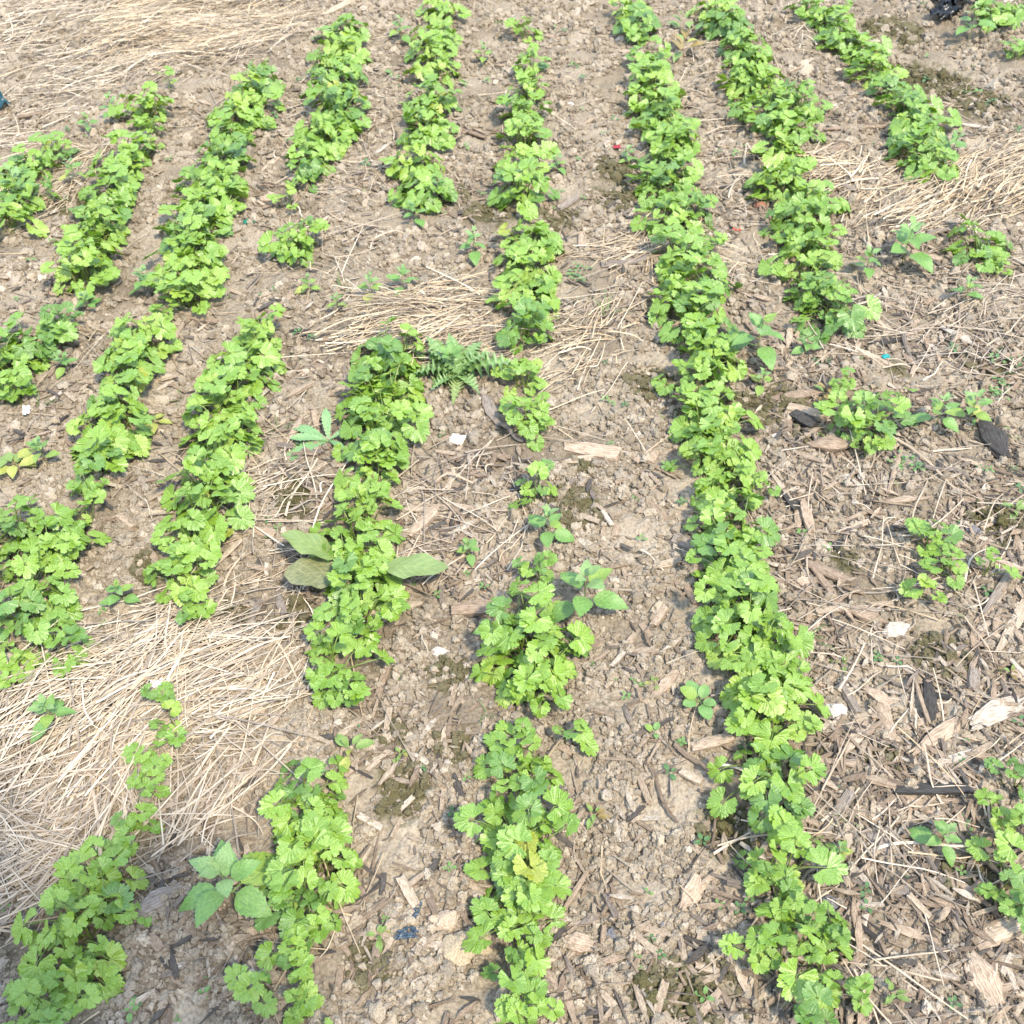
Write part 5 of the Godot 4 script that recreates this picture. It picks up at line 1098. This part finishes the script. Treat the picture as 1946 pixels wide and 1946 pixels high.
func build_crumbs():
	var r := RandomNumberGenerator.new(); r.seed = 91
	var o := stuff_root("soil_crumbs", "loose crumbs and small clods of dry soil covering the bed", "soil")
	var meshes := []
	for k in 8: meshes.append(rock(300 + k, 1 if k < 4 else 2, 0.8, 0.45, k % 2 == 0))
	var xfs := []; var cols := []
	for k in 8: xfs.append([]); cols.append(PackedColorArray())
	var tones := [Color(0.405, 0.345, 0.26), Color(0.365, 0.31, 0.232), Color(0.45, 0.39, 0.30), Color(0.32, 0.272, 0.202), Color(0.47, 0.412, 0.325), Color(0.375, 0.33, 0.262)]
	var made := 0
	while made < 130000:
		# nearer soil is seen finer, so more of its crumbs are laid
		var z := -0.24 - 3.2 * pow(r.randf(), 1.55)
		var half := 0.72 + (-z) * 0.40
		var x := r.randf_range(-half, half)
		var patch := n_mid.get_noise_2d(x * 0.3 + 3.0, z * 0.3 + 8.0)
		if r.randf() > 0.55 + patch * 1.5: continue
		if r.randf() < 0.55 * litter_at(x, z): continue
		var size := 0.0012 + 0.0014 * r.randf() + 0.0050 * pow(r.randf(), 3.4) + 0.0055 * pow(r.randf(), 14.0)
		size *= 1.0 + maxf(0.0, -z - 0.7) * 0.32
		var k := r.randi() % 4
		if size > 0.0042: k += 4
		var b := Basis(Vector3(r.randfn(), r.randfn(), r.randfn()).normalized(), r.randf() * TAU)
		var cell := clampf(-n_cell.get_noise_2d(x, z), 0.0, 1.0) * 0.0065 + n_mid.get_noise_2d(x, z) * 0.0045 + n_grain.get_noise_2d(x, z) * 0.0028
		xfs[k].append(Transform3D(b.scaled(Vector3.ONE * size), spot(x, z, cell + size * 0.15)))
		var col: Color = tones[r.randi() % 6] * r.randf_range(0.82, 1.12)
		if r.randf() < 0.012: col = Color(0.62, 0.54, 0.44)
		for m in MOSS:
			var d: float = Vector2(x - m[0] * 0.01, z - m[1] * 0.01).length() / (m[2] * 0.01)
			if d < 1.0 and r.randf() < 0.75: col = col.lerp(Color(0.11, 0.105, 0.045), 0.8)
		cols[k].append(col)
		made += 1
	for k in 8: scatter("crumbs", meshes[k], M.clod, xfs[k], cols[k], o)

func build_shreds():
	var r := RandomNumberGenerator.new(); r.seed = 55
	var o := stuff_root("wood_shreds", "fine shredded wood and broken bits of straw littering the soil", "wood shreds")
	var xfs := []; var cols := []
	for k in 8: xfs.append([]); cols.append(PackedColorArray())
	var tones := [Color(0.68, 0.56, 0.44), Color(0.58, 0.47, 0.36), Color(0.80, 0.69, 0.55), Color(0.46, 0.375, 0.295), Color(0.42, 0.375, 0.335), Color(0.90, 0.82, 0.70), Color(0.72, 0.61, 0.48), Color(0.2, 0.19, 0.18)]
	var made := 0
	while made < 17000:
		var z := -0.26 - 3.1 * pow(r.randf(), 1.3)
		var half := 0.72 + (-z) * 0.40
		var x := r.randf_range(-half, half)
		var dens := maxf(0.05, litter_at(x, z))
		dens *= clampf(0.7 + n_mid.get_noise_2d(x * 0.2 + 30.0, z * 0.2) * 1.2, 0.15, 1.2)
		if r.randf() > dens: continue
		var length := 0.007 + 0.028 * pow(r.randf(), 1.7)
		var width := length * r.randf_range(0.10, 0.30)
		if r.randf() < 0.22: length *= 2.0; width *= 0.5
		var yaw := r.randf() * TAU
		var b := Basis(Vector3.UP, yaw) * Basis(Vector3.BACK, r.randf_range(-0.16, 0.16)) * Basis(Vector3.RIGHT, r.randf_range(-0.6, 0.6))
		var k := r.randi() % 8
		xfs[k].append(Transform3D(b * Basis.from_scale(Vector3(length, width * 0.5, width)), Vector3(x, rest_at(x, z, yaw, length) + width * 0.2 + r.randf() * 0.003, z)))
		cols[k].append(tones[r.randi() % 8] * r.randf_range(0.85, 1.15))
		made += 1
	for k in 8: scatter("shreds", proto[("split%d" if k < 6 else "block%d") % k], M.shred, xfs[k], cols[k], o)

# ------------------------------------------------------------------ the person who takes the picture, whose shadow falls on the near corner
func bones_to_mesh(bones: Array, cell: float, blend: float, paint: Callable, lo: Vector3, hi: Vector3) -> ArrayMesh:
	# bones: [from, to, radius, radius]; a smooth union of tapered capsules, meshed by surface nets
	var nx := int((hi.x - lo.x) / cell) + 2; var ny := int((hi.y - lo.y) / cell) + 2; var nz := int((hi.z - lo.z) / cell) + 2
	var f := PackedFloat32Array(); f.resize(nx * ny * nz); f.fill(1.0)
	for b in bones:
		var p: Vector3 = b[0]; var q: Vector3 = b[1]; var r0: float = b[2]; var r1: float = b[3]
		var pad := maxf(r0, r1) + blend * 1.5 + cell
		var mn := ((p.min(q) - Vector3.ONE * pad - lo) / cell).floor(); var mx := ((p.max(q) + Vector3.ONE * pad - lo) / cell).ceil()
		var pq := q - p; var l2 := maxf(pq.length_squared(), 1e-9)
		for z in range(maxi(int(mn.z), 0), mini(int(mx.z) + 1, nz)):
			for y in range(maxi(int(mn.y), 0), mini(int(mx.y) + 1, ny)):
				for x in range(maxi(int(mn.x), 0), mini(int(mx.x) + 1, nx)):
					var v := lo + Vector3(x, y, z) * cell
					var t := clampf((v - p).dot(pq) / l2, 0.0, 1.0)
					var d := v.distance_to(p + pq * t) - lerpf(r0, r1, t)
					var i := (z * ny + y) * nx + x
					var e := f[i]
					var h := maxf(blend - absf(d - e), 0.0) / blend
					f[i] = minf(d, e) - h * h * blend * 0.25
	var s := Shape.new(); var at := {}
	var corner := [0, 1, nx, nx + 1, nx * ny, nx * ny + 1, nx * ny + nx, nx * ny + nx + 1]
	var place := [Vector3(0, 0, 0), Vector3(1, 0, 0), Vector3(0, 1, 0), Vector3(1, 1, 0), Vector3(0, 0, 1), Vector3(1, 0, 1), Vector3(0, 1, 1), Vector3(1, 1, 1)]
	var edges := [[0, 1], [2, 3], [4, 5], [6, 7], [0, 2], [1, 3], [4, 6], [5, 7], [0, 4], [1, 5], [2, 6], [3, 7]]
	for z in nz - 1:
		for y in ny - 1:
			for x in nx - 1:
				var i := (z * ny + y) * nx + x
				var inside := 0
				for k in 8: inside += 1 if f[i + corner[k]] < 0.0 else 0
				if inside == 0 or inside == 8: continue
				var sum := Vector3.ZERO; var n := 0
				for e in edges:
					var a := f[i + corner[e[0]]]; var b := f[i + corner[e[1]]]
					if (a < 0.0) != (b < 0.0):
						sum += (place[e[0]] as Vector3).lerp(place[e[1]], a / (a - b)); n += 1
				var v := lo + (Vector3(x, y, z) + sum / n) * cell
				at[i] = s.add(v, Vector2(v.x, v.y), paint.call(v))
	var step := [1, nx, nx * ny]
	for i in at:
		for axis in 3:
			var u: int = step[(axis + 1) % 3]; var w: int = step[(axis + 2) % 3]
			var a := f[i]; var b := f[i + step[axis]]
			if (a < 0.0) == (b < 0.0) or not (at.has(i - u) and at.has(i - w) and at.has(i - u - w)): continue
			if a < 0.0: s.quad(at[i], at[i - w], at[i - u - w], at[i - u])
			else: s.quad(at[i], at[i - u], at[i - u - w], at[i - w])
	return s.mesh()

func build_photographer():
	var skin := Color(0.46, 0.29, 0.21); var shirt := Color(0.20, 0.25, 0.34); var trousers := Color(0.09, 0.10, 0.13); var shoe := Color(0.05, 0.045, 0.04)
	var m := plain(Color.WHITE, 0.8); m.vertex_color_use_as_albedo = true
	var o := thing("person", "person in blue shirt and dark trousers standing over the bed, holding up a phone", "person", spot(-0.06, 0.36, 0.0))
	var fwd := Vector3(0, -sin(deg_to_rad(47.5)), -cos(deg_to_rad(47.5))); var up := Vector3(0, cos(deg_to_rad(47.5)), -sin(deg_to_rad(47.5)))
	var ph := Vector3(0, 1.2, 0) - fwd * 0.014 - up * 0.062 - o.position
	var bones := []
	bones.append([Vector3(0, 0.96, 0.0), Vector3(0, 1.12, 0.0), 0.135, 0.125])
	bones.append([Vector3(0, 1.12, 0.0), Vector3(0, 1.33, 0.0), 0.125, 0.135])
	for s in [-1.0, 1.0]:
		bones.append([Vector3(s * 0.05, 0.95, 0.0), Vector3(s * 0.09, 1.28, 0.0), 0.115, 0.11])
		bones.append([Vector3(s * 0.06, 1.37, 0.0), Vector3(s * 0.17, 1.385, 0.0), 0.075, 0.06])
		var el := Vector3(s * 0.255, 1.13, -0.08); var wr := ph + Vector3(s * 0.098, 0, 0) - fwd * 0.035 - up * 0.075
		bones.append([Vector3(s * 0.185, 1.375, 0.0), el, 0.058, 0.043]); bones.append([el, wr, 0.043, 0.027])
		bones.append([Vector3(s * 0.085, 0.93, 0.0), Vector3(s * 0.105, 0.50, -0.015), 0.098, 0.062]); bones.append([Vector3(s * 0.105, 0.50, -0.015), Vector3(s * 0.115, 0.34, 0.02), 0.058, 0.06])
		bones.append([Vector3(s * 0.115, 0.34, 0.02), Vector3(s * 0.12, 0.09, 0.015), 0.058, 0.042])
		bones.append([Vector3(s * 0.12, 0.055, 0.04), Vector3(s * 0.14, 0.035, -0.12), 0.048, 0.036]); bones.append([Vector3(s * 0.12, 0.09, 0.015), Vector3(s * 0.12, 0.05, 0.03), 0.042, 0.05])
	bones.append([Vector3(0, 1.38, 0.0), Vector3(0, 1.50, -0.035), 0.06, 0.053])
	part("body", bones_to_mesh(bones, 0.0165, 0.045, func(v: Vector3):
		if v.y < 0.085: return shoe
		if v.y < 0.955: return trousers
		if v.y > 1.44 or (absf(v.x) < 0.22 and v.z < -0.165): return skin
		return shirt, Vector3(-0.37, 0.0, -0.36), Vector3(0.37, 1.56, 0.2)), m, o)
	# head: skull, jaw, nose, ears, brow; it bows towards the phone
	var hb := []
	var hc := Vector3(0, 1.60, -0.06)
	var hx := Basis(Vector3.RIGHT, -0.45)
	for b in [[Vector3(0, 0.02, 0.02), Vector3(0, 0.025, -0.02), 0.088, 0.080], [Vector3(0, -0.03, -0.03), Vector3(0, -0.085, -0.058), 0.062, 0.034], [Vector3(0, -0.005, -0.092), Vector3(0, -0.035, -0.104), 0.010, 0.015],
		[Vector3(-0.045, 0.018, -0.082), Vector3(0.045, 0.018, -0.082), 0.014, 0.014], [Vector3(-0.022, -0.066, -0.083), Vector3(0.022, -0.066, -0.083), 0.009, 0.009], [Vector3(-0.022, -0.078, -0.081), Vector3(0.022, -0.078, -0.081), 0.009, 0.009],
		[Vector3(-0.080, 0.005, 0.006), Vector3(-0.082, -0.03, 0.0), 0.016, 0.012], [Vector3(0.080, 0.005, 0.006), Vector3(0.082, -0.03, 0.0), 0.016, 0.012], [Vector3(0, -0.03, 0.02), Vector3(0, -0.14, 0.03), 0.055, 0.05]]:
		hb.append([hc + hx * b[0], hc + hx * b[1], b[2], b[3]])
	part("head", bones_to_mesh(hb, 0.006, 0.014, func(_v): return skin, hc - Vector3(0.12, 0.17, 0.16), hc + Vector3(0.12, 0.14, 0.15)), m, o)
	var hair := []
	for b in [[Vector3(0, 0.045, 0.03), Vector3(0, 0.055, -0.02), 0.084, 0.072], [Vector3(-0.03, 0.0, 0.055), Vector3(0.03, 0.0, 0.055), 0.068, 0.068]]: hair.append([hc + hx * b[0], hc + hx * b[1], b[2], b[3]])
	part("hair", bones_to_mesh(hair, 0.009, 0.02, func(_v): return Color(0.03, 0.024, 0.02), hc - Vector3(0.13, 0.14, 0.14), hc + Vector3(0.13, 0.16, 0.16)), m, o)
	for s in [-1.0, 1.0]:
		var hand := []
		var q := func(x: float, y: float, z: float) -> Vector3: return ph + Vector3(s * x, 0, 0) + up * y + fwd * z
		for i in 4:
			var y: float = 0.005 - 0.0205 * i
			hand.append([q.call(0.092, -0.068, -0.03), q.call(0.060, y - 0.004, -0.004), 0.017, 0.0115])
			hand.append([q.call(0.060, y - 0.004, -0.004), q.call(0.050, y, 0.017), 0.0095, 0.009])
			hand.append([q.call(0.050, y, 0.017), q.call(0.028, y + 0.002, 0.0215), 0.0088, 0.008])
			hand.append([q.call(0.028, y + 0.002, 0.0215), q.call([0.010, 0.004, 0.008, 0.017][i], y + 0.002, 0.015), 0.008, 0.007])
		hand.append([q.call(0.088, -0.06, -0.03), q.call(0.060, -0.035, -0.026), 0.016, 0.012]); hand.append([q.call(0.060, -0.035, -0.026), q.call(0.040, -0.008, -0.021), 0.011, 0.0095]); hand.append([q.call(0.040, -0.008, -0.021), q.call(0.022, 0.012, -0.0155), 0.0095, 0.0075])
		var mid: Vector3 = q.call(0.05, -0.03, 0.0)
		part("hand", bones_to_mesh(hand, 0.0042, 0.006, func(_v): return skin, mid - Vector3.ONE * 0.085, mid + Vector3.ONE * 0.085), m, o)
	var phone := thing("phone", "dark phone held up in both hands above the bed", "phone", Vector3(0, 1.2, 0) - fwd * 0.014 - up * 0.062)
	phone.basis = Basis(Vector3.RIGHT, up, -fwd)
	var body := BoxMesh.new(); body.size = Vector3(0.074, 0.158, 0.008)
	part("case", body, plain(Color(0.05, 0.05, 0.06), 0.4), phone)
	var glass := BoxMesh.new(); glass.size = Vector3(0.069, 0.151, 0.001)
	part("screen", glass, plain(Color(0.02, 0.02, 0.025), 0.1), phone, Transform3D(Basis(), Vector3(0, 0, 0.0046)))
